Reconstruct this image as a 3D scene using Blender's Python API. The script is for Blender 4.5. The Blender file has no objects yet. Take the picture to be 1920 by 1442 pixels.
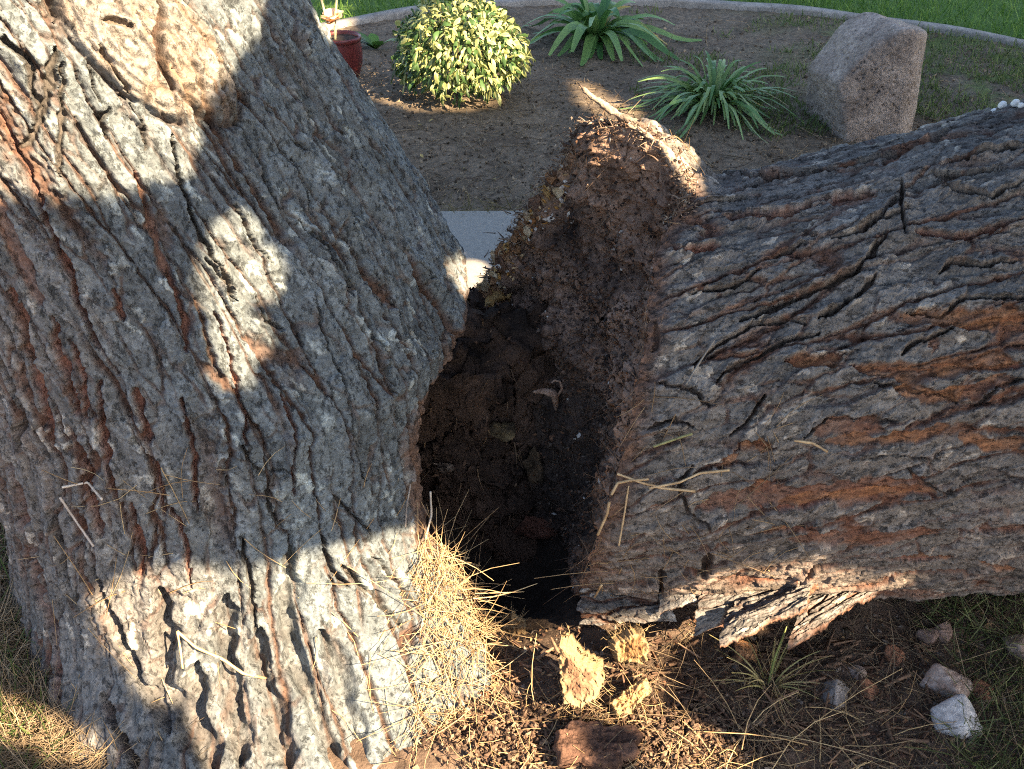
import bpy, math, random
import numpy as np
from mathutils import Vector

random.seed(5)
rng = np.random.default_rng(11)
R = math.radians
S = bpy.context.scene
C = S.collection

# ------------------------------------------------------------------ camera, world, sun, exposure
PITCH = R(34.0)
FPX = 1925.0
CAMH = 1.5
cam_d = bpy.data.cameras.new('camera')
cam = bpy.data.objects.new('camera', cam_d)
C.objects.link(cam)
cam.location = (0, 0, CAMH)
cam.rotation_euler = (R(90) - PITCH, 0, 0)
cam_d.sensor_width = 36.0
cam_d.lens = 36.0 * FPX / 1920.0
cam_d.clip_start = 0.05
cam_d.clip_end = 400
S.camera = cam

SUN = np.array([0.59, -0.54, 0.62])          # towards the sun
SUN = SUN / np.linalg.norm(SUN)
SUN_EL = math.asin(SUN[2])
SUN_AZ = math.atan2(SUN[0], SUN[1])           # clockwise from +Y
world = bpy.data.worlds.new('World')
S.world = world
world.use_nodes = True
wn = world.node_tree
wn.nodes.clear()
wo = wn.nodes.new('ShaderNodeOutputWorld')
wb = wn.nodes.new('ShaderNodeBackground')
sky = wn.nodes.new('ShaderNodeTexSky')
sky.sky_type = 'NISHITA'
sky.sun_disc = False
sky.sun_elevation = SUN_EL
sky.sun_rotation = SUN_AZ
sky.air_density = 1.0
sky.dust_density = 1.5
wb.inputs['Strength'].default_value = 0.056
wn.links.new(sky.outputs[0], wb.inputs[0])
wn.links.new(wb.outputs[0], wo.inputs[0])

sl = bpy.data.lights.new('sun', 'SUN')
sl.energy = 5.0
sl.angle = R(0.5)
sl.color = (1.0, 0.77, 0.50)
so = bpy.data.objects.new('sun', sl)
C.objects.link(so)
so.rotation_euler = Vector(-SUN).to_track_quat('-Z', 'Y').to_euler()

S.view_settings.view_transform = 'Standard'
S.view_settings.look = 'None'
S.view_settings.gamma = 1.0
S.view_settings.use_curve_mapping = False
S.view_settings.exposure = 2.75
S.cycles.use_denoising = False
S.cycles.filter_width = 1.1

# ------------------------------------------------------------------ pixel <-> world helpers (photo is 1920 x 1442)
FW = np.array([0, math.cos(PITCH), -math.sin(PITCH)])
UP = np.array([0, math.sin(PITCH), math.cos(PITCH)])
RT = np.array([1.0, 0, 0])
CP = np.array([0, 0, CAMH])


def ray(px, py):
    return FW + (px - 960) / FPX * RT - (py - 721) / FPX * UP


def at_z(px, py, z=0.0):
    d = ray(px, py)
    return CP + d * ((z - CAMH) / d[2])


def at_y(px, py, y):
    d = ray(px, py)
    return CP + d * (y / d[1])


def proj(P):
    q = P - CP
    dz = q @ FW
    return 960 + FPX * (q @ RT) / dz, 721 - FPX * (q @ UP) / dz, dz


# ------------------------------------------------------------------ noise
def _hash(ix, iy, seed):
    n = (ix.astype(np.int64) * 374761393 + iy.astype(np.int64) * 668265263 + seed * 1274126177) & 0xFFFFFFFF
    n = ((n ^ (n >> 13)) * 1274126177) & 0xFFFFFFFF
    n = ((n ^ (n >> 15)) * 2246822519) & 0xFFFFFFFF
    n = n ^ (n >> 16)
    return n / 4294967296.0


def gn2(x, y, seed=0):
    ix = np.floor(x); iy = np.floor(y)
    fx = x - ix; fy = y - iy
    ix = ix.astype(np.int64); iy = iy.astype(np.int64)
    ux = fx * fx * fx * (fx * (fx * 6 - 15) + 10)
    uy = fy * fy * fy * (fy * (fy * 6 - 15) + 10)

    def g(ox, oy):
        a = _hash(ix + ox, iy + oy, seed) * 6.2831853
        return np.cos(a) * (fx - ox) + np.sin(a) * (fy - oy)
    a = g(0, 0); b = g(1, 0); c = g(0, 1); d = g(1, 1)
    return 1.5 * ((a + (b - a) * ux) * (1 - uy) + (c + (d - c) * ux) * uy)


def fbm2(x, y, seed=0, octv=4, gain=0.5):
    s = 0; a = 1.0; t = 0
    for o in range(octv):
        s = s + a * gn2(x * 2 ** o + 13.7 * o, y * 2 ** o - 7.1 * o, seed + o * 17)
        t += a
        a *= gain
    return s / t


def vn3(p, seed=0):
    i = np.floor(p); f = p - i
    i = i.astype(np.int64)
    u = f * f * (3 - 2 * f)
    r = 0
    for ox in (0, 1):
        for oy in (0, 1):
            for oz in (0, 1):
                w = (u[:, 0] if ox else 1 - u[:, 0]) * (u[:, 1] if oy else 1 - u[:, 1]) * (u[:, 2] if oz else 1 - u[:, 2])
                r = r + w * _hash(i[:, 0] + ox + (i[:, 2] + oz) * 57, i[:, 1] + oy, seed)
    return r * 2 - 1


def fbm3(p, seed=0, octv=4, gain=0.5):
    s = 0; a = 1.0; t = 0
    for o in range(octv):
        s = s + a * vn3(p * 2 ** o + 3.3 * o, seed + 31 * o)
        t += a
        a *= gain
    return s / t


def voro(x, y, seed=0, jit=0.95):
    ix = np.floor(x).astype(np.int64); iy = np.floor(y).astype(np.int64)
    f1 = np.full(x.shape, 9.0); f2 = np.full(x.shape, 9.0); idv = np.zeros(x.shape)
    for ox in (-1, 0, 1):
        for oy in (-1, 0, 1):
            cx = ix + ox; cy = iy + oy
            px = cx + 0.5 + jit * (_hash(cx, cy, seed) - 0.5)
            py = cy + 0.5 + jit * (_hash(cx, cy, seed + 91) - 0.5)
            d = np.hypot(px - x, py - y)
            h = _hash(cx, cy, seed + 7)
            near = d < f1
            f2 = np.where(near, f1, np.minimum(f2, d))
            idv = np.where(near, h, idv)
            f1 = np.where(near, d, f1)
    return f1, f2, idv


def sst(a, b, x):
    t = np.clip((x - a) / (b - a), 0, 1)
    return t * t * (3 - 2 * t)


def mix(a, b, t):
    t = np.asarray(t)[..., None]
    return np.asarray(a) * (1 - t) + np.asarray(b) * t


# ------------------------------------------------------------------ mesh helpers
def mesh_obj(name, V, Fc, mat, parent=None, col=None, smooth=True, nper=4):
    """V (n,3), Fc (m,nper) -> one linked mesh object."""
    V = np.ascontiguousarray(V, dtype=np.float32).reshape(-1, 3)
    Fc = np.ascontiguousarray(Fc, dtype=np.int32).reshape(-1, nper)
    me = bpy.data.meshes.new(name)
    me.vertices.add(len(V)); me.vertices.foreach_set('co', V.ravel())
    me.loops.add(Fc.size); me.loops.foreach_set('vertex_index', Fc.ravel())
    me.polygons.add(len(Fc))
    me.polygons.foreach_set('loop_start', np.arange(0, Fc.size, nper, dtype=np.int32))
    me.polygons.foreach_set('loop_total', np.full(len(Fc), nper, dtype=np.int32))
    me.polygons.foreach_set('use_smooth', np.full(len(Fc), smooth, dtype=bool))
    if col is not None:
        c = np.ones((len(V), 4), dtype=np.float32)
        c[:, :3] = np.clip(col, 0, 1)
        at = me.color_attributes.new('tint', 'FLOAT_COLOR', 'POINT')
        at.data.foreach_set('color', c.ravel())
    me.update(calc_edges=True)
    me.validate()
    me.materials.append(mat)
    o = bpy.data.objects.new(name, me)
    C.objects.link(o)
    if parent is not None:
        o.parent = parent
    return o


def grid_faces(nr, nc, wrap=False):
    r = np.arange(nr - 1)[:, None]
    c = np.arange(nc if wrap else nc - 1)[None, :]
    c2 = (c + 1) % nc
    return np.stack(np.broadcast_arrays(r * nc + c, r * nc + c2, (r + 1) * nc + c2, (r + 1) * nc + c), -1).reshape(-1, 4)


def tag(o, label=None, cat=None, group=None, kind=None):
    if label: o['label'] = label
    if cat: o['category'] = cat
    if group: o['group'] = group
    if kind: o['kind'] = kind
    return o


def thing(name, label, cat, loc=(0, 0, 0), group=None):
    o = bpy.data.objects.new(name, None)
    o.empty_display_size = 0.05
    C.objects.link(o)
    o.location = loc
    return tag(o, label, cat, group)


def strips(base, dirv, length, width, bend, segs=3, sides=2, seed=0, taper=0.25, twist=None):
    """Many thin bent blades; sides=2 flat ribbons, sides=3 three-sided needles. Returns V, quads, blade index per vertex, t per vertex."""
    n = len(base)
    g = np.random.default_rng(seed)
    d = dirv / np.linalg.norm(dirv, axis=1, keepdims=True)
    rv = g.normal(size=(n, 3)) if twist is None else twist
    side = np.cross(d, rv); side /= np.linalg.norm(side, axis=1, keepdims=True) + 1e-9
    nor = np.cross(side, d)
    t = np.linspace(0, 1, segs + 1)
    ctr = base[:, None] + d[:, None] * (length[:, None] * t)[..., None] + bend[:, None] * (t ** 2)[None, :, None]
    w = width[:, None] * (1 - (1 - taper) * t ** 1.5)[None]
    if sides == 2:
        V = np.stack([ctr - side[:, None] * w[..., None] / 2, ctr + side[:, None] * w[..., None] / 2], 2)
    else:
        offs = []
        for k in range(3):
            a = k * 2.0944
            offs.append(ctr + (side[:, None] * math.cos(a) + nor[:, None] * math.sin(a)) * w[..., None] / 2)
        V = np.stack(offs, 2)
    b = np.arange(n)[:, None, None] * (segs + 1) * sides
    k = np.arange(segs)[None, :, None] * sides
    j = np.arange(sides if sides == 3 else 1)[None, None, :]
    j2 = (j + 1) % sides
    Fc = np.stack([b + k + j, b + k + j2, b + k + sides + j2, b + k + sides + j], -1).reshape(-1, 4)
    idx = np.repeat(np.arange(n), (segs + 1) * sides)
    tt = np.tile(np.repeat(t, sides), n)
    return V.reshape(-1, 3), Fc, idx, tt


def bits(P, size, seed=0, flat=0.6):
    """Many small irregular crumbs (deformed octahedra)."""
    g = np.random.default_rng(seed)
    n = len(P)
    o = np.array([[1, 0, 0], [-1, 0, 0], [0, 1, 0], [0, -1, 0], [0, 0, 1], [0, 0, -1]], float)
    A = g.normal(size=(n, 3, 3))
    Q = np.linalg.qr(A)[0]
    sc = size[:, None] * np.stack([g.uniform(.6, 1.5, n), g.uniform(.5, 1.0, n), g.uniform(.25, flat, n)], 1)
    L = o[None] * sc[:, None] * g.uniform(.6, 1.2, (n, 6, 1))
    V = np.einsum('nij,nkj->nki', Q, L) + P[:, None]
    f = np.array([[0, 2, 4], [2, 1, 4], [1, 3, 4], [3, 0, 4], [2, 0, 5], [1, 2, 5], [3, 1, 5], [0, 3, 5]])
    Fc = (np.arange(n)[:, None, None] * 6 + f[None]).reshape(-1, 3)
    return V.reshape(-1, 3), Fc, np.repeat(np.arange(n), 6)


# ------------------------------------------------------------------ materials
def mat_tint(name, rough=0.9, bump=((220, 0.5, 0.004),), var=0.25, varscale=90, spec=0.25, trans=0.0):
    """Base colour from the mesh's own tint, varied by fine noise; relief from noise bumps."""
    m = bpy.data.materials.new(name)
    m.use_nodes = True
    nt = m.node_tree
    b = nt.nodes['Principled BSDF']
    b.inputs['Roughness'].default_value = rough
    b.inputs['Specular IOR Level'].default_value = spec
    at = nt.nodes.new('ShaderNodeAttribute'); at.attribute_name = 'tint'
    tc = nt.nodes.new('ShaderNodeTexCoord')
    nz = nt.nodes.new('ShaderNodeTexNoise')
    nz.inputs['Scale'].default_value = varscale
    nz.inputs['Detail'].default_value = 5
    nz.inputs['Roughness'].default_value = 0.65
    nt.links.new(tc.outputs['Object'], nz.inputs['Vector'])
    mr = nt.nodes.new('ShaderNodeMapRange')
    mr.inputs['From Min'].default_value = 0.3; mr.inputs['From Max'].default_value = 0.7
    mr.inputs['To Min'].default_value = 1 - var; mr.inputs['To Max'].default_value = 1 + var
    nt.links.new(nz.outputs['Fac'], mr.inputs['Value'])
    mx = nt.nodes.new('ShaderNodeVectorMath'); mx.operation = 'SCALE'
    nt.links.new(at.outputs['Color'], mx.inputs[0])
    nt.links.new(mr.outputs[0], mx.inputs['Scale'])
    nt.links.new(mx.outputs[0], b.inputs['Base Color'])
    prev = None
    for sc, st, ds in bump:
        n2 = nt.nodes.new('ShaderNodeTexNoise')
        n2.inputs['Scale'].default_value = sc
        n2.inputs['Detail'].default_value = 4
        n2.inputs['Roughness'].default_value = 0.6
        nt.links.new(tc.outputs['Object'], n2.inputs['Vector'])
        bp = nt.nodes.new('ShaderNodeBump')
        bp.inputs['Strength'].default_value = st
        bp.inputs['Distance'].default_value = ds
        nt.links.new(n2.outputs['Fac'], bp.inputs['Height'])
        if prev: nt.links.new(prev.outputs[0], bp.inputs['Normal'])
        prev = bp
    if prev: nt.links.new(prev.outputs[0], b.inputs['Normal'])
    if trans > 0:
        out = nt.nodes['Material Output']
        tr = nt.nodes.new('ShaderNodeBsdfTranslucent')
        nt.links.new(mx.outputs[0], tr.inputs['Color'])
        ms = nt.nodes.new('ShaderNodeMixShader'); ms.inputs[0].default_value = trans
        nt.links.new(b.outputs[0], ms.inputs[1]); nt.links.new(tr.outputs[0], ms.inputs[2])
        nt.links.new(ms.outputs[0], out.inputs['Surface'])
    return m


M_bark = mat_tint('pine_bark', 0.85, ((160, 0.55, 0.004), (420, 0.5, 0.002)), 0.34, 150, 0.3)


def add_flakes(m, scale, amt, dist):
    """Small scaly flakes: cell-wise tone and stepped relief on top of the mesh relief."""
    nt = m.node_tree
    b = nt.nodes['Principled BSDF']
    tc = nt.nodes.new('ShaderNodeTexCoord')
    wz = nt.nodes.new('ShaderNodeTexNoise'); wz.inputs['Scale'].default_value = 60; wz.inputs['Detail'].default_value = 3
    nt.links.new(tc.outputs['Object'], wz.inputs['Vector'])
    wa = nt.nodes.new('ShaderNodeVectorMath'); wa.operation = 'MULTIPLY_ADD'
    wa.inputs[1].default_value = (0.02, 0.02, 0.02)
    nt.links.new(wz.outputs['Color'], wa.inputs[0]); nt.links.new(tc.outputs['Object'], wa.inputs[2])
    vo = nt.nodes.new('ShaderNodeTexVoronoi'); vo.inputs['Scale'].default_value = scale
    nt.links.new(wa.outputs[0], vo.inputs['Vector'])
    sp = nt.nodes.new('ShaderNodeSeparateColor'); nt.links.new(vo.outputs['Color'], sp.inputs[0])
    old = b.inputs['Base Color'].links[0].from_socket
    rp = nt.nodes.new('ShaderNodeMapRange'); rp.interpolation_type = 'SMOOTHSTEP'
    rp.inputs['From Min'].default_value = 0.0; rp.inputs['From Max'].default_value = 1.0
    rp.inputs['To Min'].default_value = 1 - amt; rp.inputs['To Max'].default_value = 1 + amt
    nt.links.new(sp.outputs[0], rp.inputs['Value'])
    sc = nt.nodes.new('ShaderNodeVectorMath'); sc.operation = 'SCALE'
    nt.links.new(old, sc.inputs[0]); nt.links.new(rp.outputs[0], sc.inputs['Scale'])
    nt.links.new(sc.outputs[0], b.inputs['Base Color'])
    bp = nt.nodes.new('ShaderNodeBump'); bp.inputs['Strength'].default_value = 0.7; bp.inputs['Distance'].default_value = dist
    nt.links.new(sp.outputs[0], bp.inputs['Height'])
    nt.links.new(b.inputs['Normal'].links[0].from_socket, bp.inputs['Normal'])
    nt.links.new(bp.outputs[0], b.inputs['Normal'])


def add_specks(m, stretch, scale=95):
    """Crisp dark pits and pale scurf scattered over the bark, drawn out along the grain."""
    nt = m.node_tree
    b = nt.nodes['Principled BSDF']
    tc = nt.nodes.new('ShaderNodeTexCoord')
    mp = nt.nodes.new('ShaderNodeMapping'); mp.inputs['Scale'].default_value = stretch
    nt.links.new(tc.outputs['Object'], mp.inputs['Vector'])
    n1 = nt.nodes.new('ShaderNodeTexNoise'); n1.inputs['Scale'].default_value = scale; n1.inputs['Detail'].default_value = 7; n1.inputs['Roughness'].default_value = 0.72
    nt.links.new(mp.outputs[0], n1.inputs['Vector'])
    r1 = nt.nodes.new('ShaderNodeMapRange'); r1.interpolation_type = 'SMOOTHSTEP'
    r1.inputs['From Min'].default_value = 0.36; r1.inputs['From Max'].default_value = 0.47
    r1.inputs['To Min'].default_value = 0.40; r1.inputs['To Max'].default_value = 1.0
    nt.links.new(n1.outputs['Fac'], r1.inputs['Value'])
    n2 = nt.nodes.new('ShaderNodeTexNoise'); n2.inputs['Scale'].default_value = scale * 0.75; n2.inputs['Detail'].default_value = 6; n2.inputs['Roughness'].default_value = 0.7
    m2 = nt.nodes.new('ShaderNodeMapping'); m2.inputs['Scale'].default_value = stretch; m2.inputs['Location'].default_value = (3.1, 7.7, 1.3)
    nt.links.new(tc.outputs['Object'], m2.inputs['Vector']); nt.links.new(m2.outputs[0], n2.inputs['Vector'])
    r2 = nt.nodes.new('ShaderNodeMapRange'); r2.interpolation_type = 'SMOOTHSTEP'
    r2.inputs['From Min'].default_value = 0.60; r2.inputs['From Max'].default_value = 0.70
    r2.inputs['To Min'].default_value = 1.0; r2.inputs['To Max'].default_value = 1.5
    nt.links.new(n2.outputs['Fac'], r2.inputs['Value'])
    mu = nt.nodes.new('ShaderNodeMath'); mu.operation = 'MULTIPLY'
    nt.links.new(r1.outputs[0], mu.inputs[0]); nt.links.new(r2.outputs[0], mu.inputs[1])
    sc = nt.nodes.new('ShaderNodeVectorMath'); sc.operation = 'SCALE'
    nt.links.new(b.inputs['Base Color'].links[0].from_socket, sc.inputs[0]); nt.links.new(mu.outputs[0], sc.inputs['Scale'])
    nt.links.new(sc.outputs[0], b.inputs['Base Color'])
    bp = nt.nodes.new('ShaderNodeBump'); bp.inputs['Strength'].default_value = 0.8; bp.inputs['Distance'].default_value = 0.003
    nt.links.new(mu.outputs[0], bp.inputs['Height'])
    nt.links.new(b.inputs['Normal'].links[0].from_socket, bp.inputs['Normal'])
    nt.links.new(bp.outputs[0], b.inputs['Normal'])


M_barklog = mat_tint('fallen_bark', 0.85, ((160, 0.55, 0.004), (420, 0.5, 0.002)), 0.30, 150, 0.3)
for mm, st in ((M_bark, (1.0, 1.0, 0.55)), (M_barklog, (0.5, 1.0, 1.0))):
    add_flakes(mm, 150, 0.14, 0.0025)
    add_specks(mm, st)
M_rot = mat_tint('rotten_wood', 0.95, ((150, 0.8, 0.006), (450, 0.6, 0.002)), 0.4, 120, 0.15)
M_crumb = mat_tint('wood_crumbs', 0.9, (), 0.3, 150, 0.2)
M_soil = mat_tint('garden_soil', 0.95, ((60, 0.6, 0.01), (230, 0.6, 0.004)), 0.4, 40, 0.15)
M_conc = mat_tint('path_concrete', 0.85, ((300, 0.25, 0.002),), 0.14, 60, 0.3)
M_edge = mat_tint('edging_concrete', 0.9, ((120, 0.5, 0.004),), 0.25, 50, 0.25)
M_rock = mat_tint('boulder_stone', 0.9, ((45, 0.7, 0.02), (160, 0.8, 0.008)), 0.35, 70, 0.25)
M_stone = mat_tint('small_stone', 0.8, ((150, 0.5, 0.004),), 0.2, 120, 0.3)
M_needle = mat_tint('dry_needles', 0.6, (), 0.2, 60, 0.3)
M_grass = mat_tint('grass_blades', 0.6, (), 0.2, 40, 0.3, 0.25)
M_leaf = mat_tint('shrub_leaves', 0.45, (), 0.12, 120, 0.4, 0.25)
M_strap = mat_tint('strap_leaves', 0.42, (), 0.12, 60, 0.45, 0.25)
M_shard = mat_tint('torn_yellow_wood', 0.85, ((250, 0.7, 0.004),), 0.25, 200, 0.2, 0.12)
M_pot = mat_tint('red_glaze', 0.35, ((60, 0.1, 0.003),), 0.15, 30, 0.5)
M_petal = mat_tint('petals', 0.6, (), 0.1, 80, 0.3, 0.3)
M_white = mat_tint('white_matte', 0.6, ((200, 0.2, 0.002),), 0.08, 120, 0.4)
M_canopy = mat_tint('tree_leaves', 0.6, (), 0.2, 10, 0.3)

# ------------------------------------------------------------------ ground heights
def ground_z(x, y):
    z = 0.012 * fbm2(x * 1.3, y * 1.3, 3, 3)
    z = z + 0.05 * sst(3.3, 4.2, y) - 0.02 * sst(5.6, 6.5, y)
    # rotted-out hole between the two trunks
    z = z - 0.22 * np.exp(-(((x - 0.0) / 0.17) ** 2 + ((y - 1.72) / 0.26) ** 2))
    # churned soil in front of the break
    z = z + 0.03 * np.exp(-(((x - 0.22) / 0.3) ** 2 + ((y - 1.12) / 0.18) ** 2))
    return z


# ------------------------------------------------------------------ bark relief
def grid_slices(u, v, pts, m):
    a = np.searchsorted(u, pts[:, 0].min() - m); b = np.searchsorted(u, pts[:, 0].max() + m)
    c = np.searchsorted(v, pts[:, 1].min() - m); d = np.searchsorted(v, pts[:, 1].max() + m)
    return slice(c, d), slice(a, b)


def seg_dist(x, y, pts):
    best = np.full(x.shape, 9.0)
    tt = np.zeros(x.shape); sd = np.zeros(x.shape)
    n = len(pts) - 1
    for i in range(n):
        ax, ay = pts[i]; bx, by = pts[i + 1]
        dx, dy = bx - ax, by - ay
        L2 = dx * dx + dy * dy + 1e-12
        t = np.clip(((x - ax) * dx + (y - ay) * dy) / L2, 0, 1)
        d = np.hypot(x - ax - t * dx, y - ay - t * dy)
        k = d < best
        best = np.where(k, d, best)
        tt = np.where(k, (i + t) / n, tt)
        sd = np.where(k, (x - ax) * dy - (y - ay) * dx, sd)
    return best, tt, np.sign(sd)


def bark_relief(U, Vv, seed, along, traced, big=(0.085, 0.34), saw=(0.062, 0.011, 0.0), crack=(0.0010, 0.0062, 0.015, 0.62)):
    """Height (m) and tint of pine bark on a grid. U across the grain, Vv along it (metres)."""
    if along:  # grain runs along Vv
        pass
    w1 = fbm2(U * 9, Vv * 5, seed, 3); w2 = fbm2(U * 9 + 40, Vv * 5 - 11, seed + 5, 3)
    uu = U + 0.020 * w1 + 0.006 * fbm2(U * 60, Vv * 40, seed + 2, 2)
    vv = Vv + 0.045 * w2 + 0.006 * fbm2(U * 60 + 9, Vv * 40, seed + 3, 2)
    # large plates
    f1, f2, pid = voro(uu / big[0], vv / big[1], seed)
    e = (f2 - f1) * big[0]
    msk = sst(-0.45, 0.10, fbm2(U * 5, Vv * 3, seed + 21, 2))
    jag = 0.0022 * gn2(U * 130, Vv * 90, seed + 8)
    cr = (1 - sst(crack[0], crack[1], e + jag)) * msk
    h = -crack[2] * cr + (pid - 0.5) * 0.007
    # long ridges overlapping like shingles, furrows between them
    ph = U / saw[0] + 0.85 * fbm2(U * 6, Vv * 2.2, seed + 201, 3) + 0.30 * fbm2(U * 20, Vv * 12, seed + 202, 4, .6)
    rid = np.floor(ph); fr = ph - rid
    brk = _hash(rid.astype(np.int64), np.floor(Vv / (saw[0] * 3.2) + 3 * _hash(rid.astype(np.int64), rid.astype(np.int64) * 0, seed + 203)).astype(np.int64), seed + 204)
    sm = sst(-0.35, 0.15, fbm2(U * 8, Vv * 4, seed + 205, 2))
    h = h + saw[1] * (fr - 0.5) * sst(0, 0.07, fr) * sm * (0.55 + 0.9 * brk)
    gro = np.exp(-(np.minimum(fr, 1 - fr) * saw[0] / 0.0042) ** 2) * sst(-.1, .35, fbm2(U * 15, Vv * 3.5, seed + 206, 3) + .05) * (brk > .2)
    h = h - 0.013 * gro
    bare = (1 - sst(0.10, 0.24, fr + 0.10 * fbm2(U * 60, Vv * 30, seed + 207, 3))) * sst(.05, .35, fbm2(U * 5, Vv * 2.2, seed + 208, 3)) * saw[2]
    # middle plates: overlapping scales with sharp steps
    f1, f2, mid = voro(uu / 0.034 + 7, vv / 0.085, seed + 33)
    e2 = (f2 - f1) * 0.034
    cr2 = (1 - sst(0.0008, 0.005, e2 + jag * 0.6)) * sst(-0.2, 0.4, fbm2(U * 14, Vv * 7, seed + 50, 2))
    h = h + (mid - 0.5) * 0.0080 - 0.0048 * cr2
    # flakes
    qu = uu + 0.004 * gn2(U * 90, Vv * 90, seed + 60); qv = vv + 0.004 * gn2(U * 90 + 5, Vv * 90, seed + 61)
    g1, g2, fid = voro(qu / 0.012, qv / 0.019, seed + 70)
    h = h + (fid - 0.5) * 0.0030 - 0.0012 * (1 - sst(0, 0.25, g2 - g1))
    k1, k2, gid = voro(qu / 0.0055 + 3, qv / 0.008, seed + 71)
    h = h + (gid - 0.5) * 0.0014
    h = h + 0.0055 * fbm2(U * 22, Vv * 11, seed + 80, 3) + 0.0013 * fbm2(U * 160, Vv * 120, seed + 81, 3, 0.65)
    # tint
    n = fbm2(U * 6, Vv * 4, seed + 90, 3)
    n2 = fbm2(U * 40, Vv * 24, seed + 91, 3)
    grey = mix((0.094, 0.088, 0.082), (0.200, 0.189, 0.178), np.clip(0.5 + 0.5 * n + 0.45 * n2 + 0.5 * (fid - 0.5) + 0.35 * (mid - .5), 0, 1))
    lich = sst(0.80, 0.9, fid) * sst(-0.1, 0.35, fbm2(U * 11, Vv * 8, seed + 95, 2) + 0.35 * n2)
    grey = mix(grey, (0.46, 0.42, 0.36), 0.75 * lich)
    dk = sst(0.80, 0.92, gid) * sst(-0.2, .3, n2)
    grey = mix(grey, (0.085, 0.075, 0.07), 0.6 * dk)
    brown = mix((0.12, 0.055, 0.035), (0.21, 0.10, 0.06), np.clip(0.5 + n2, 0, 1))
    col = mix(grey, np.array((0.20, 0.095, 0.05)) * (0.7 + 0.8 * np.clip(.5 + n2, 0, 1))[..., None], np.clip(bare, 0, 1))
    col = mix(col, brown * crack[3], np.clip(np.maximum(np.maximum(cr, gro), cr2 * 0.7), 0, 1))
    # traced fissures and strips of bared inner bark
    for pts, depth, width, kind, S0 in traced:
        sl = S0
        x = U[sl] + 0.0070 * fbm2(U[sl] * 50, Vv[sl] * 50, seed + 120, 3, .55)
        y = Vv[sl] + 0.0070 * fbm2(U[sl] * 50 + 30, Vv[sl] * 50, seed + 121, 3, .55)
        d, t, sd = seg_dist(x, y, pts)
        ends = np.clip(np.minimum(t, 1 - t) * 6 + 0.25, 0.25, 1)
        wd = width * ends * (0.75 + 0.6 * gn2(U[sl] * 28, Vv[sl] * 28, seed + 130))
        wd = np.maximum(wd, 0.0012)
        if kind in (0, 1, 4):
            c = 1 - sst(wd * (0.45 if kind < 4 else 0.15), wd * 1.15 + 0.0015, d)
            h[sl] = h[sl] * (1 - 0.7 * c) - depth * c + 0.004 * np.exp(-((d - wd * 1.6) / 0.012) ** 2) * (c < .2)
            h[sl] += 0.008 * np.exp(-d / 0.022) * (sd > 0) * ends * (1 - c)
            cc = (0.062, 0.044, 0.034) if kind in (0, 4) else (0.17, 0.070, 0.045)
            cz = mix(cc, np.array(cc) * 1.7, np.clip(0.4 + 0.8 * n2[sl], 0, 1))
            col[sl] = mix(col[sl], cz, np.clip(c * (1.15 if kind < 4 else 0.45), 0, 1))
        else:
            c = 1 - sst(wd * 0.8, wd * 1.0 + 0.0012, d)
            h[sl] = h[sl] * (1 - 0.6 * c) - depth * c
            cc = (0.27, 0.125, 0.055) if kind == 2 else (0.21, 0.105, 0.065)
            cz = mix(cc, np.array(cc) * (0.5, 0.45, 0.5), np.clip(0.45 + 1.3 * fbm2(U[sl] * 90, Vv[sl] * 22, seed + 140, 3), 0, 1))
            col[sl] = mix(col[sl], cz, np.clip(c * (0.75 + 0.5 * n2[sl]), 0, 0.95))
    return h, col


def lookup(PX, PY, ok, U, Vv, pts, st=3):
    px = PX[::st, ::st]; py = PY[::st, ::st]; k = ok[::st, ::st]
    out = []
    for a, b in pts:
        d = (px - a) ** 2 + (py - b) ** 2 + np.where(k, 0, 1e9)
        i = np.unravel_index(np.argmin(d), d.shape)
        out.append((U[::st, ::st][i], Vv[::st, ::st][i]))
    return np.array(out)


def normals(P, wrap=False):
    du = np.gradient(P, axis=1)
    if wrap:
        du[:, 0] = P[:, 1] - P[:, -1]; du[:, -1] = P[:, 0] - P[:, -2]
    dv = np.gradient(P, axis=0)
    n = np.cross(du, dv)
    return n / (np.linalg.norm(n, axis=-1, keepdims=True) + 1e-12)


# ================================================================== the standing pine
tree = thing('pine_tree', 'standing leaning pine trunk with thick fissured bark, split open along its base', 'tree', (-0.6, 1.75, 0))
T0 = np.array([-0.6, 1.75, 0])
NZ, NF, NB = 720, 720, 70
zs = np.linspace(-0.08, 1.36, NZ)
th = np.concatenate([np.linspace(R(-58), R(125), NF, endpoint=False), np.linspace(R(125), R(302), NB, endpoint=False)])
ZT = [-.1, 0, .3, .52, .75, 1.0, 1.3, 2.0, 3.2]
CX = [-.60, -.60, -.597, -.590, -.660, -.775, -.90, -1.16, -1.55]
RR = [.53, .525, .515, .51, .475, .45, .44, .42, .38]


def tree_base(z, t):
    """Centre and radius of the trunk; t from the front, positive to the right."""
    cx = np.interp(z, ZT, CX); r = np.interp(z, ZT, RR)
    td = np.degrees((t + np.pi) % (2 * np.pi) - np.pi)
    rg = np.interp(td, [-180, -120, -90, -45, -20, 8, 28, 45, 58, 72, 90, 120, 180], [.52, .51, .51, .55, .64, .74, .79, .77, .69, .58, .52, .52, .52])
    fl = np.exp(-np.maximum(z, 0) / 0.13)
    rr = r + (rg - r) * fl
    rr = rr - 0.075 * np.exp(-((td + 72) / 38) ** 2) * (1 - sst(.25, .9, z))
    rr = rr + 0.022 * np.cos(7 * t + 0.6) * np.exp(-np.maximum(z, 0) / 0.22) + 0.010 * np.sin(3 * t + 1 + z * 2)
    return cx, rr


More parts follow.
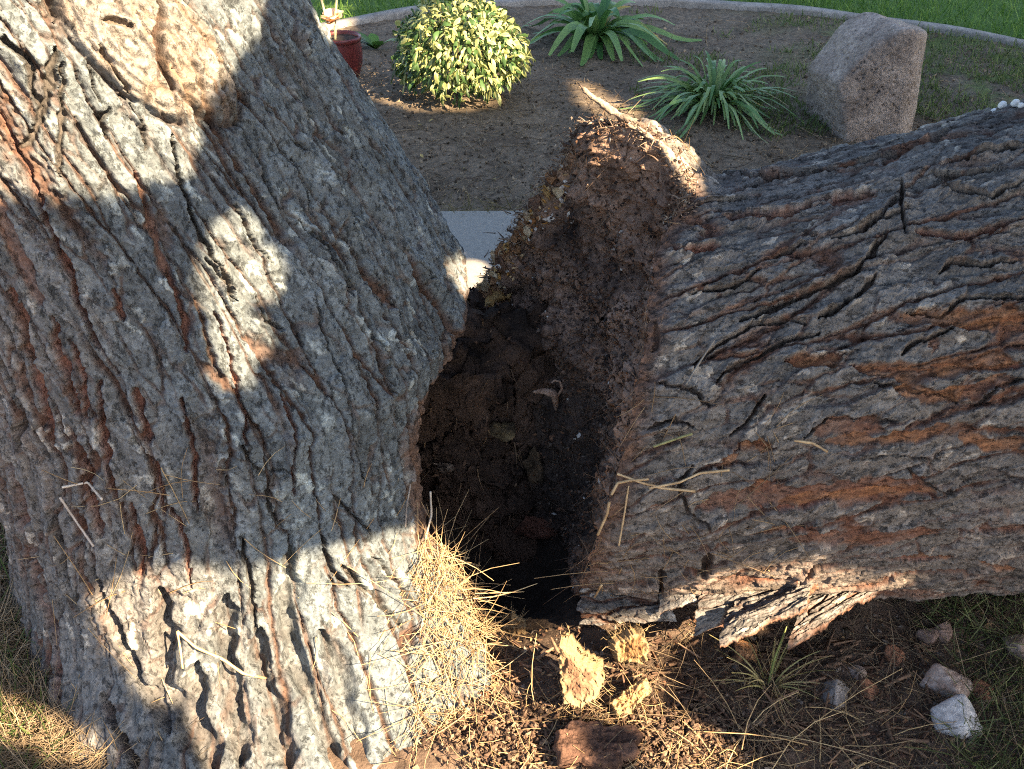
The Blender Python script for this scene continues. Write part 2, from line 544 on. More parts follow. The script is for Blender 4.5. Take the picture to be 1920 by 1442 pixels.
Zg, Tg = np.meshgrid(zs, th, indexing='ij')
cx, rr = tree_base(Zg, Tg)
rr = rr + 0.012 * fbm2(Tg * 2.2, Zg * 2.5, 401, 2)
B = np.stack([cx + rr * np.sin(Tg), 1.75 - rr * np.cos(Tg), Zg], -1)
N = normals(B, True)
if (N[100, 100] @ (B[100, 100] - T0)) < 0: N = -N
PX, PY, _ = proj(B)
facing = (N * (CP - B)).sum(-1) > 0
U = Tg * 0.5
Vv = Zg.copy()

FL = [  # (pixels, depth mm, width mm, kind)
 ([(0,215),(33,274),(66,350),(95,430),(131,511),(153,575),(182,633),(219,699)],22,6,1),
 ([(186,713),(199,801),(204,877),(215,930)],20,6,1), ([(252,728),(266,790),(281,830)],18,9,1), ([(292,859),(303,918),(310,960)],18,6,1),
 ([(248,945),(255,990),(270,1036),(262,1080)],16,7,1), ([(343,746),(350,808),(365,907),(372,960)],20,5,1),
 ([(22,545),(47,600),(69,713),(87,764),(100,840)],16,12,1), ([(98,597),(113,655),(142,735),(146,772)],16,8,1),
 ([(0,662),(22,713),(44,779),(40,840)],22,7,0), ([(131,801),(153,837),(164,888),(182,947),(197,1001)],20,7,1),
 ([(215,545),(222,582),(235,600)],14,7,1), ([(390,484),(430,545),(436,560)],18,4,0), ([(405,586),(434,655),(445,732),(459,783),(459,830)],18,4,1),
 ([(452,834),(467,874),(500,885),(540,880)],14,3,0), ([(529,739),(551,797),(547,874),(550,930)],18,5,1),
 ([(560,420),(613,480),(653,538),(667,586),(700,630),(730,670)],20,4,0), ([(584,546),(602,626),(638,699),(656,790)],14,3,0),
 ([(492,918),(511,958),(532,987)],16,4,0), ([(624,932),(671,972),(700,1000)],14,4,0),
 ([(55,113),(55,157),(71,186),(78,220)],20,7,0), ([(110,90),(100,130),(84,204),(62,255),(45,275)],22,9,0), ([(0,73),(22,84),(62,113)],20,9,0),
 ([(122,120),(118,200),(110,270),(112,330)],18,5,0), ([(168,120),(172,160),(185,190)],14,4,0),
 ([(252,321),(270,383),(292,456),(314,511),(345,600),(352,660)],18,8,1), ([(321,252),(336,328),(361,401),(379,445),(419,518),(440,560)],20,5,0),
 ([(405,175),(456,248),(489,314),(503,365),(520,400)],22,5,0), ([(500,204),(543,266),(573,284)],18,4,0), ([(547,299),(569,365),(580,400)],16,4,0),
 ([(613,321),(642,387),(656,423)],18,4,0), ([(631,233),(656,295),(700,350),(740,410)],20,4,0), ([(438,387),(470,456),(503,492)],16,4,0),
 ([(583,438),(620,503),(650,550)],16,4,0), ([(182,84),(219,146),(237,171)],18,5,0),
 ([(365,29),(387,66),(405,91),(394,146),(405,182)],20,5,0), ([(204,204),(186,226),(199,259)],20,8,0), ([(452,0),(489,40),(500,55)],18,5,0),
 ([(91,-20),(95,7),(106,44)],20,9,0), ([(233,182),(270,233),(274,277)],16,4,0), ([(185,40),(200,35),(240,55)],18,5,0),
 ([(633,248),(662,321),(695,350)],18,4,0), ([(560,60),(600,130),(651,208),(720,306),(731,325)],18,4,0), ([(615,321),(644,387),(669,434)],16,4,0),
 ([(593,441),(633,514),(650,540)],16,4,0), ([(740,430),(775,492),(801,521)],16,4,0), ([(777,491),(809,527),(846,564)],20,5,0),
 ([(700,509),(736,568),(755,619),(791,684)],20,4,0), ([(791,611),(809,644),(815,680)],16,4,0), ([(722,637),(729,699),(740,760)],14,3,0),
 ([(10,850),(33,916),(47,1003),(80,1120),(109,1222),(105,1330)],28,12,1), ([(91,952),(113,1025),(146,1131),(160,1180)],22,7,0),
 ([(153,1051),(186,1109),(226,1204),(255,1262),(277,1299),(320,1370)],24,8,0), ([(317,941),(343,996),(350,1036),(357,1098)],16,5,1),
 ([(445,1000),(463,1069),(470,1100),(480,1180)],18,5,0), ([(427,1120),(423,1180),(430,1244),(438,1335),(449,1427)],26,14,0),
 ([(300,1105),(310,1180),(303,1281),(339,1335),(370,1420)],26,14,0), ([(540,1025),(543,1106),(540,1164),(558,1244),(576,1299),(610,1380),(640,1450)],26,13,0),
 ([(602,1007),(620,1066),(650,1100)],20,8,0), ([(485,1180),(485,1237),(507,1317),(525,1390),(540,1440)],26,13,0), ([(600,1180),(635,1262),(656,1372),(680,1440)],24,12,0),
 ([(365,1244),(372,1335),(394,1408),(400,1450)],24,11,0), ([(640,1060),(700,1120),(760,1180)],20,7,0), ([(700,1040),(740,1100),(790,1150)],18,6,0),
 ([(200,1300),(230,1380),(260,1450)],22,9,0), ([(660,790),(668,860),(680,900)],12,3,0), ([(140,640),(160,700),(170,780)],10,4,1),
 ([(480,560),(500,600),(530,620)],14,4,0), ([(520,95),(560,180),(610,260)],16,4,0), ([(545,10),(570,80),(600,160)],14,3,0), ([(690,420),(720,500),(760,560)],14,4,0),
 # bared reddish bark
 ([(-10,370),(10,430),(40,500),(75,570)],6,24,3), ([(255,340),(285,430),(310,520)],5,14,3), ([(30,560),(60,660),(85,740)],5,16,3),
 ([(60,1180),(85,1230),(95,1290)],5,18,3), ([(780,830),(785,880),(795,920)],4,16,3),
]
tr = []
for pts, dp, wd, kd in FL:
    q = lookup(PX, PY, facing, U, Vv, pts)
    tr.append((q, dp / 1000 * (1.35 if dp >= 24 and pts[-1][1] > 1150 else 1), wd / 1000 * ((1.7 if dp >= 24 and pts[-1][1] > 1150 else .75) if kd < 2 else .65), 4 if dp >= 24 and pts[-1][1] > 1150 and kd == 0 else kd, grid_slices(th * 0.5, zs, q, 0.06)))
H, COL = bark_relief(U, Vv, 200, True, tr, (0.062, 0.60), (0.043, 0.010, 0.0), (0.0010, 0.0055, 0.014, 0.62))
# warm brown cast of shaded left flank, blue skylight on right, painted into tint
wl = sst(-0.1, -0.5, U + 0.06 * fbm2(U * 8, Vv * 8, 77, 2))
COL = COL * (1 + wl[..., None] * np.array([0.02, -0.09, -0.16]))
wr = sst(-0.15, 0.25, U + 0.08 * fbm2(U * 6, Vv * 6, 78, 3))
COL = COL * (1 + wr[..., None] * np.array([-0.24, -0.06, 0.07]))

# healed branch knot: two swollen lobes with radial checks
KN = lookup(PX, PY, facing, U, Vv, [(238, 95), (338, 88), (281, 0), (295, 18), (283, 66), (294, 128), (317, 164)], 2)
for i, (ru, rv, tilt) in enumerate([(0.060, 0.105, 0.30), (0.060, 0.110, 0.10)]):
    a, b = KN[i]
    x = (U - a) * math.cos(tilt) + (Vv - b) * math.sin(tilt)
    y = -(U - a) * math.sin(tilt) + (Vv - b) * math.cos(tilt)
    q = np.hypot(x / ru, y / rv)
    ins = 1 - sst(0.85, 1.05, q + 0.05 * gn2(U * 40, Vv * 40, 55))
    rings = 0.0022 * np.sin(q * 30 + 2.0 * gn2(U * 20, Vv * 20, 56)) + 0.0012 * fbm2(U * 120, Vv * 120, 58, 3)
    ang = np.arctan2(y / rv, x / ru)
    chk = np.exp(-(np.abs(np.sin(ang * 4.5 + 1.5 * gn2(q * 3, ang, 57))) / 0.06) ** 2) * sst(0.3, 0.6, q)
    H = H * (1 - ins) + ins * (0.6 * H + 0.024 * np.sqrt(np.clip(1 - q * q * 0.8, 0, 1)) + rings - 0.006 * chk)
    go = np.exp(-((q - 1.05) / 0.045) ** 2) * sst(-.6, .0, gn2(U * 25, Vv * 25, 66))
    H = H - 0.012 * go
    COL = mix(COL, (0.07, 0.046, 0.034), .8 * go)
    wood = mix((0.36, 0.26, 0.17), (0.20, 0.13, 0.08), np.clip(0.5 + 0.9 * fbm2(U * 60, Vv * 40, 59, 3), 0, 1))
    COL = mix(COL, wood * .85, 0.34 * ins)
d, t, sd = seg_dist(U + .004 * gn2(U * 50, Vv * 50, 12), Vv, KN[2:])
c = 1 - sst(0.0015, 0.007, d)
H = H * (1 - .6 * c) - 0.010 * c
COL = mix(COL, (0.08, 0.05, 0.036), c)

# the torn side: bark ends at a lip, behind it the rotted hollow
LIPX = [(872, 590), (862, 630), (850, 670), (822, 710), (800, 750), (786, 800), (782, 850), (790, 930), (803, 1000), (830, 1040), (872, 1095), (895, 1170), (908, 1250), (915, 1330)]
LQ = lookup(PX, PY, facing, np.degrees(Tg), Zg, LIPX, 2)
LQ = LQ[np.argsort(LQ[:, 1])]
lip_z = [-.2] + list(LQ[:, 1]) + [LQ[-1, 1] + .03, LQ[-1, 1] + .06]
lip_t = [LQ[0, 0] + 3] + list(LQ[:, 0]) + [LQ[-1, 0] + 14, 125]
print('lip', np.round(lip_z, 3), np.round(lip_t, 1))
lipj = np.interp(Zg, lip_z, lip_t) + 3.0 * fbm2(Zg * 14, Tg * 3, 300, 4, .6) + 1.0 * gn2(Zg * 70, Tg * 8, 303)
td = np.degrees(Tg)
inn = sst(0, 5.5, td - lipj) * (1 - sst(150, 185, td)) * (1 - sst(0.50, 0.575, Zg + 0.02 * gn2(Tg * 14, Zg * 5, 305)))
far = sst(0, 26, td - lipj) * (1 - sst(120, 180, td)) * (1 - sst(0.46, 0.575, Zg))
crum = 0.020 * fbm2(Tg * 9, Zg * 11, 310, 5, .62)
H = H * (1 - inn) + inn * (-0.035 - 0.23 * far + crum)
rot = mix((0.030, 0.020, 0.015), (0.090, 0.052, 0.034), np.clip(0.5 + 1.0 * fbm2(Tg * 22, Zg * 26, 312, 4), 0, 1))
edge = np.exp(-((td - lipj - 3) / 4.0) ** 2) * (Zg < .58)
rot = mix(rot, (0.20, 0.105, 0.055), 0.7 * edge * sst(-.3, .3, fbm2(Tg * 20, Zg * 30, 315, 3)))
bord = sst(-7, -1, td - lipj + 3 * fbm2(Zg * 25, Tg * 12, 331, 3)) * (1 - sst(150, 170, td)) * (1 - sst(0.52, 0.60, Zg)) * sst(.10, .2, Zg)
COL = mix(COL, mix((0.075, 0.045, 0.032), (0.17, 0.10, 0.066), np.clip(.5 + fbm2(Tg * 40, Zg * 60, 333, 3), 0, 1)), 0.9 * bord)
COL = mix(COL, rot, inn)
P = B + N * H[..., None]
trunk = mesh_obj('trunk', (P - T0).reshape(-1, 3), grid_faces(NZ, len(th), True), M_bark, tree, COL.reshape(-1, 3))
TREE_P, TREE_N, TREE_PX, TREE_PY, TREE_F = P, N, PX, PY, facing
# upper trunk, leaning on out of the picture
zu = np.linspace(1.355, 3.2, 90); tu = np.linspace(-np.pi, np.pi, 180, endpoint=False)
Zu, Tu = np.meshgrid(zu, tu, indexing='ij')
cu, ru_ = tree_base(Zu, Tu)
Hu, Cu = bark_relief(Tu * 0.5, Zu, 200, True, [], (0.062, 0.60), (0.043, 0.010, 0.0), (0.0010, 0.0055, 0.014, 0.62))
Hu = Hu * sst(1.35, 1.5, Zu)
ru_ = ru_ + Hu
Pu = np.stack([cu + ru_ * np.sin(Tu), 1.75 - ru_ * np.cos(Tu), Zu], -1)
mesh_obj('upper_trunk', (Pu - T0).reshape(-1, 3), grid_faces(90, 180, True), M_bark, tree, Cu.reshape(-1, 3))

CORE_AT = (-0.15, 1.97, 0.01)
# ================================================================== the fallen pine trunk
log = thing('fallen_log', 'broken pine trunk lying toward the right edge, its torn rotten end against the standing trunk', 'tree trunk', (0.6, 1.75, 0))
L0 = np.array([0.6, 1.75, 0])
ST = [-.3, .4, .7, 1.0, 1.6, 3.2]


def tangent_fit(py_top, py_bot, yc):
    a = PITCH + math.atan((py_top - 721) / FPX); b = PITCH + math.atan((py_bot - 721) / FPX)
    am = (a + b) / 2; h = (b - a) / 2
    d = yc / math.cos(am)
    return CAMH - d * math.sin(am), d * math.sin(h)


fits = [tangent_fit(*q) for q in [(345, 1125, 1.75), (332, 1125, 1.75), (268, 1108, 1.75), (192, 1100, 1.75), (150, 1090, 1.75), (140, 1085, 1.75)]]
LZ = [f[0] for f in fits]; LR = [f[1] for f in fits]
# angle: 0 faces the viewer, 90 up, 180 away, 270 down
S0T = [-90, -60, -30, 0, 20, 45, 70, 84, 92, 100, 110, 120, 130, 150, 180, 200, 235, 270]
S0S = [.124, .128, .133, .150, .185, .220, .250, .315, .325, .26, .165, .12, .095, .012, -.076, -.20, -.12, .124]


def log_s0(t):
    td = np.degrees(t)
    s = np.interp(td, S0T, S0S)
    return s + 0.022 * fbm2(td / 8, td * 0 + 3, 500, 6, .68)


def log_base(s, t):
    cz = np.interp(s, ST, LZ); r = np.interp(s, ST, LR)
    td = np.degrees(t)
    lip = np.exp(-((td - 110) / 24) ** 2) * 0.135 * (1 - sst(.25, .42, s))
    lip = lip + np.exp(-((td + 75) / 40) ** 2) * 0.02 * (1 - sst(.1, .6, s))
    return cz, r + lip + 0.012 * np.sin(2 * t + s * 3)


NS, NT, NTB = 640, 620, 110
tt_ = np.concatenate([np.linspace(R(-62), R(118), NT, endpoint=False), np.linspace(R(118), R(298), NTB, endpoint=False)])
ts = np.concatenate([np.linspace(0, 0.80, NS, endpoint=False), np.linspace(0.80, 1, 40)])
Tl, Wl = np.meshgrid(tt_, ts, indexing='xy')
s0 = log_s0(Tl)
Sg = s0 + (1.45 - s0) * Wl
Sg = np.where(Wl > 0.80, Sg + (Wl - 0.80) / 0.2 * 1.8, Sg)
cz, r = log_base(Sg, Tl)
r = r + 0.014 * fbm2(Tl * 2.5, Sg * 3.0, 520, 2)
B = np.stack([Sg, 1.75 - r * np.cos(Tl), cz + r * np.sin(Tl)], -1)
N = normals(B, True)
if (N[100, 100] @ (B[100, 100] - np.array([B[100, 100][0], 1.75, 0.4]))) < 0: N = -N
PX, PY, _ = proj(B)
facing = (N * (CP - B)).sum(-1) > 0
# grain coordinate: the bark sweeps up towards the torn end
sweep = 0.16 * (1 - np.exp(-(Sg - 0.1) / 0.28)) + 0.05 * Sg
U = Tl * 0.44
Ug = U - sweep
FF = [
 ([(1348,328),(1420,338),(1482,335)],20,5,0), ([(1395,350),(1468,332),(1541,325),(1639,306),(1723,274),(1789,252),(1860,225)],26,7,0),
 ([(1475,321),(1585,288),(1700,262),(1800,228)],20,6,0), ([(1348,412),(1475,405),(1541,383),(1647,365)],18,7,1), ([(1771,357),(1858,368),(1920,346)],20,6,0),
 ([(1760,514),(1789,492),(1847,500),(1913,489)],20,6,0), ([(1450,478),(1486,470),(1510,455)],16,5,0), ([(1712,434),(1803,445),(1920,412)],18,6,1),
 ([(1293,553),(1377,535),(1424,509)],16,5,0), ([(1390,600),(1439,582),(1530,542),(1607,513),(1636,480),(1660,440)],22,9,0),
 ([(1300,690),(1340,648),(1410,608),(1470,600),(1510,608)],20,5,0), ([(1540,600),(1580,580),(1614,549),(1640,520)],16,7,0), ([(1340,713),(1377,684),(1475,644),(1530,625)],18,6,0),
 ([(1701,589),(1767,592),(1803,564),(1920,560)],18,5,0), ([(1475,679),(1530,675),(1585,666)],14,8,1), ([(1596,691),(1658,688),(1752,695)],12,4,1),
 ([(1639,721),(1687,728),(1767,743),(1796,750)],14,4,0), ([(1752,684),(1840,690),(1920,688)],12,5,1), ([(1512,815),(1548,786),(1621,783),(1680,790)],14,5,0),
 ([(1366,815),(1400,790),(1417,761),(1436,735)],16,6,0), ([(1355,867),(1395,826),(1446,841)],12,5,1), ([(1395,918),(1420,908),(1450,903)],14,8,1),
 ([(1424,954),(1512,950),(1585,925),(1660,915),(1752,929)],14,5,1), ([(1300,870),(1270,910),(1290,960),(1330,985)],12,5,0), ([(1220,800),(1260,790),(1300,800)],12,4,0),
 ([(1395,1007),(1475,989),(1560,1000)],14,7,1), ([(1200,1060),(1242,1050),(1275,1025),(1330,1005),(1400,985)],16,6,0), ([(1318,1083),(1326,1029)],20,14,0), ([(1232,1130),(1242,1062)],22,10,0),
 ([(1632,1044),(1720,1050),(1803,1044)],14,7,1), ([(1840,1051),(1920,1062)],14,7,1), ([(1494,1091),(1523,1065),(1600,1050)],18,7,0), ([(1778,989),(1855,993),(1920,985)],16,6,1),
 ([(1230,600),(1236,640),(1225,660)],18,6,0), ([(1250,460),(1300,470),(1350,462)],14,5,1), ([(1600,440),(1650,420),(1710,400)],16,5,0), ([(1690,660),(1720,640),(1790,620)],12,4,0),
 ([(1560,450),(1620,440),(1660,400),(1690,370)],16,5,0), ([(1690,345),(1690,400),(1700,440)],14,5,0), ([(1800,620),(1860,600),(1920,600)],14,5,1),
 ([(1280,400),(1330,380),(1400,375)],14,5,0), ([(1780,310),(1850,290),(1920,280)],18,6,0), ([(1740,330),(1800,330),(1870,318)],14,5,0), ([(1600,860),(1680,850),(1760,860)],12,4,0),
 ([(1700,880),(1740,910),(1790,930)],14,5,0), ([(1240,720),(1300,730),(1330,760)],10,3,0), ([(1830,760),(1870,730),(1920,712)],18,6,0),
 # bared orange inner bark
 ([(1690,592),(1760,600),(1850,592),(1920,598)],5,14,2), ([(1610,690),(1700,700),(1800,690),(1920,680)],5,13,2), ([(1680,728),(1760,738),(1830,728),(1880,700)],5,12,2),
 ([(1485,679),(1530,676),(1578,668)],5,8,2), ([(1530,818),(1560,800),(1620,800),(1660,806)],5,15,3), ([(1550,830),(1640,828),(1727,812),(1778,803)],5,9,2),
 ([(1803,823),(1858,838),(1920,832)],5,10,2), ([(1380,828),(1420,832),(1444,840)],4,9,2), ([(1355,872),(1385,850)],4,9,2), ([(1400,918),(1445,905)],4,9,2),
 ([(1310,955),(1400,930),(1500,925),(1600,925),(1680,915),(1750,925)],5,20,3), ([(1460,940),(1600,930),(1700,918),(1755,925)],5,8,2), ([(1400,1002),(1480,990)],4,8,2),
 ([(1640,1046),(1800,1044)],4,8,2), ([(1840,1052),(1920,1066)],4,8,2), ([(1350,410),(1440,408),(1500,400)],4,9,3), ([(1560,385),(1640,370)],4,12,3),
 ([(1830,985),(1920,988)],4,10,3), ([(1800,745),(1850,720),(1900,715)],4,10,3), ([(1740,640),(1760,655)],3,10,3), ([(1480,1010),(1600,1010),(1760,1000)],4,16,3),
]
tr = []
for pts, dp, wd, kd in FF:
    q = lookup(PX, PY, facing, U, Sg, pts)
    m = (U > q[:, 0].min() - .06) & (U < q[:, 0].max() + .06) & (Sg > q[:, 1].min() - .06) & (Sg < q[:, 1].max() + .06)
    rws = np.where(m.any(1))[0]; cls = np.where(m.any(0))[0]
    if len(rws) == 0: continue
    sl = (slice(rws[0], rws[-1] + 1), slice(cls[0], cls[-1] + 1))
    tr.append((q, dp / 1000 * (.75 if kd < 2 else 1), wd / 1000 * (.75 if kd < 2 else 1.45), kd, sl))


# traced points live in (U, s); shift them into the grain coordinate
def to_grain(q):
    return np.stack([q[:, 0] - (0.16 * (1 - np.exp(-(q[:, 1] - 0.1) / 0.28)) + 0.05 * q[:, 1]), q[:, 1]], 1)


tr = [(to_grain(q), a, b, k, sl) for q, a, b, k, sl in tr]
H, COL = bark_relief(Ug, Sg, 700, True, tr, (0.07, 0.42), (0.070, 0.0135, 0.6), (0.001, 0.008, 0.008, 0.72))
COL = COL * np.array([1.04, 1.00, 0.95])
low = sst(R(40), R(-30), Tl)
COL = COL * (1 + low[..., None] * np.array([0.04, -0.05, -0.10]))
# brown torn crust just behind the break, crumbling bark edge
ed = 1 - sst(0.0, 0.05, Sg - s0 + 0.02 * fbm2(Tl * 12, Sg * 20, 540, 4))
H = H * (1 - 0.6 * ed) + ed * (0.012 * fbm2(Tl * 20, Sg * 45, 541, 4, .6) - 0.012)
COL = mix(COL, mix((0.085, 0.048, 0.032), (0.19, 0.11, 0.075), np.clip(.5 + fbm2(Tl * 30, Sg * 60, 543, 3), 0, 1)), ed)
# grey-blue smear near the lip
P = B + N * H[..., None]
mesh_obj('bark', (P - L0).reshape(-1, 3), grid_faces(len(ts), len(tt_), True), M_barklog, log, COL.reshape(-1, 3))
LOG_P, LOG_N, LOG_PX, LOG_PY, LOG_F = P, N, PX, PY, facing
RIM = P[0].copy()

# torn rotten face of the break
NR_ = 220
tf = np.linspace(R(-90), R(270), 520, endpoint=False)
rimx = np.stack([np.interp(tf, tt_, RIM[:, k], period=2 * np.pi) for k in range(3)], -1)
rho = np.linspace(1, 0.02, NR_)
cen = np.array([0.20, 1.84, 0.42])
Rh, Tf = np.meshgrid(rho, tf, indexing='ij')
W = rimx[None] * Rh[..., None] + cen * (1 - Rh[..., None])
W[..., 0] += 0.05 * (1 - Rh ** 2) * np.clip(Rh * 2, 0, 1)
Nf = normals(W, True)
if Nf[60, :, 0].mean() > 0: Nf = -Nf
hh = 0.055 * fbm3((W * 13).reshape(-1, 3), 610, 5, .62).reshape(Rh.shape) + 0.020 * fbm3((W * np.array([35, 50, 50])).reshape(-1, 3), 612, 4, .65).reshape(Rh.shape)
hh = hh * sst(0, 0.04, 1 - Rh)
Wf = W + Nf * hh[..., None]
n1 = fbm3((W * 14).reshape(-1, 3), 620, 4).reshape(Rh.shape); n2 = fbm3((W * 60).reshape(-1, 3), 622, 4).reshape(Rh.shape)
cf = mix((0.115, 0.078, 0.060), (0.36, 0.24, 0.175), np.clip(0.55 + 0.9 * n1 + 0.6 * n2, 0, 1))
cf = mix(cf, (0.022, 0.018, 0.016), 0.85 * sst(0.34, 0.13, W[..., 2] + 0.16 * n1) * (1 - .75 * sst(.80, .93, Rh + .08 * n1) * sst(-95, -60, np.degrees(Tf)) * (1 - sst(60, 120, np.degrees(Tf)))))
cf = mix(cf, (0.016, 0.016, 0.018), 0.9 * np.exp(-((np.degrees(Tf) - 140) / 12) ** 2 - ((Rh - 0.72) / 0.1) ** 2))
rimb = sst(0.87, 1.0, Rh + 0.14 * n1) * sst(118, 150, np.degrees(Tf)) * (1 - sst(190, 215, np.degrees(Tf)))
cf = mix(cf, mix((0.24, 0.12, 0.045), (0.42, 0.29, 0.15), np.clip(.5 + n2 * 1.6, 0, 1)), 0.85 * rimb)
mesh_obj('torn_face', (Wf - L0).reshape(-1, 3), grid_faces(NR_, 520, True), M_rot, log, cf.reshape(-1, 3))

# ================================================================== ground
def sheet(name, x0, x1, y0, y1, nx, ny, zf, colf, mat, kind='structure'):
    xs = np.linspace(x0, x1, nx); ys = np.linspace(y0, y1, ny)
    Y, X = np.meshgrid(ys, xs, indexing='ij')
    Z = zf(X, Y)
    o = mesh_obj(name, np.stack([X, Y, Z], -1).reshape(-1, 3), grid_faces(ny, nx), mat, None, colf(X, Y).reshape(-1, 3))
    return tag(o, kind=kind)


# bed border: arc of concrete edging
EDG = [at_z(*q, .10)[:2] for q in [(520, 56), (651, 28), (740, 14), (820, 2)]] + [at_z(*q, .10)[:2] for q in [(1440, 2), (1600, 18), (1760, 40), (1920, 68)]]
EDG = np.array(EDG)


def edge_y(x):
    k = np.polyfit(EDG[:, 0], EDG[:, 1], 4)
    return np.polyval(k, np.clip(x, EDG[0, 0] - .3, EDG[-1, 0] + 0.3))


EY = edge_y


def soil_col(X, Y):
    n = fbm2(X * 5, Y * 5, 810, 4); n2 = fbm2(X * 40, Y * 40, 811, 3)
    c = mix((0.10, 0.077, 0.054), (0.20, 0.158, 0.112), np.clip(.5 + .8 * n + .6 * n2, 0, 1))
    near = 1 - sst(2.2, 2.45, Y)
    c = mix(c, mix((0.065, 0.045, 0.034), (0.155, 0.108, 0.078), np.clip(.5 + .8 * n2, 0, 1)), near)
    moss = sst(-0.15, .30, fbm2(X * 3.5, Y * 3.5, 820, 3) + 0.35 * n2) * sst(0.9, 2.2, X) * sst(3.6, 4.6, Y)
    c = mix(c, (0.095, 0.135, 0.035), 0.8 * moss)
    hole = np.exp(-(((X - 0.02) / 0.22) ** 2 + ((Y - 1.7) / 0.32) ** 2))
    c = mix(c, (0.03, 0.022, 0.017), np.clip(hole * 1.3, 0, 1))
    return c


def soil_z(X, Y):
    return ground_z(X, Y) + 0.012 * fbm2(X * 14, Y * 14, 830, 4, .6) + 0.004 * fbm2(X * 60, Y * 60, 832, 2)


def far_z(X, Y):
    return -0.06 + 0 * X


o = mesh_obj('terrain', np.array([[-90, -60, -.35], [90, -60, -.35], [90, 120, -.35], [-90, 120, -.35]]), np.array([[0, 1, 2, 3]]), M_soil, None, np.tile((0.12, 0.10, 0.06), (4, 1)), False)
tag(o, kind='structure')
gx = np.concatenate([np.linspace(-12, -2.0, 60, endpoint=False), np.linspace(-2.0, 2.4, 320, endpoint=False), np.linspace(2.4, 12, 60)])
gy = np.concatenate([np.linspace(-10, .9, 60, endpoint=False), np.linspace(.9, 2.5, 170, endpoint=False), np.linspace(2.5, 7.4, 250)])
Xg, Yg = np.meshgrid(gx, gy)
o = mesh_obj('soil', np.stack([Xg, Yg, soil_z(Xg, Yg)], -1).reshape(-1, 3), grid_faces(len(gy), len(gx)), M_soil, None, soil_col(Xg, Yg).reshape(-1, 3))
tag(o, kind='structure')
# lawn ground beyond the edging
lx = np.linspace(-14, 14, 220); lv = np.linspace(0, 1, 90)
Lx, Lv = np.meshgrid(lx, lv)
Ly = EY(Lx) + 0.05 + Lv ** 2 * 24
Lz = 0.055 + 0.01 * fbm2(Lx, Ly, 5, 3)
tag(mesh_obj('lawn', np.stack([Lx, Ly, Lz], -1).reshape(-1, 3), grid_faces(90, 220), M_soil, None, mix((0.06, 0.12, 0.025), (0.10, 0.17, 0.04), np.clip(.5 + fbm2(Lx * 6, Ly * 6, 9, 3), 0, 1)).reshape(-1, 3)), kind='structure')
# edging strip
ex = np.linspace(-6, 6, 260)
pr = [(-0.042, -0.02), (-0.042, 0.035), (-0.034, 0.044), (0.034, 0.046), (0.042, 0.036), (0.042, -0.02)]
E = np.array([[[x, EY(x) + a, 0.035 + b + 0.004 * math.sin(x * 9)] for a, b in pr] for x in ex])
ec = mix((0.20, 0.185, 0.165), (0.32, 0.30, 0.27), rng.random(len(ex) * 6))
tag(mesh_obj('edging', E.reshape(-1, 3), grid_faces(260, 6), M_edge, None, ec), kind='structure')
# concrete path behind the trunks
pth_far = at_z(870, 394, 0.03)[1]
py_ = [2.42, 2.42, 2.44, pth_far - .02, pth_far, pth_far]; pz_ = [-.05, .028, .034, .034, .028, -.05]
pxs = np.linspace(-9, 9, 120)
E = np.array([[[x, y + 0.006 * math.sin(x * 3), z] for y, z in zip(py_, pz_)] for x in pxs])
tag(mesh_obj('path', E.reshape(-1, 3), grid_faces(120, 6)[:, ::-1], M_conc, None, np.tile((0.26, 0.245, 0.215), (720, 1))), kind='structure')


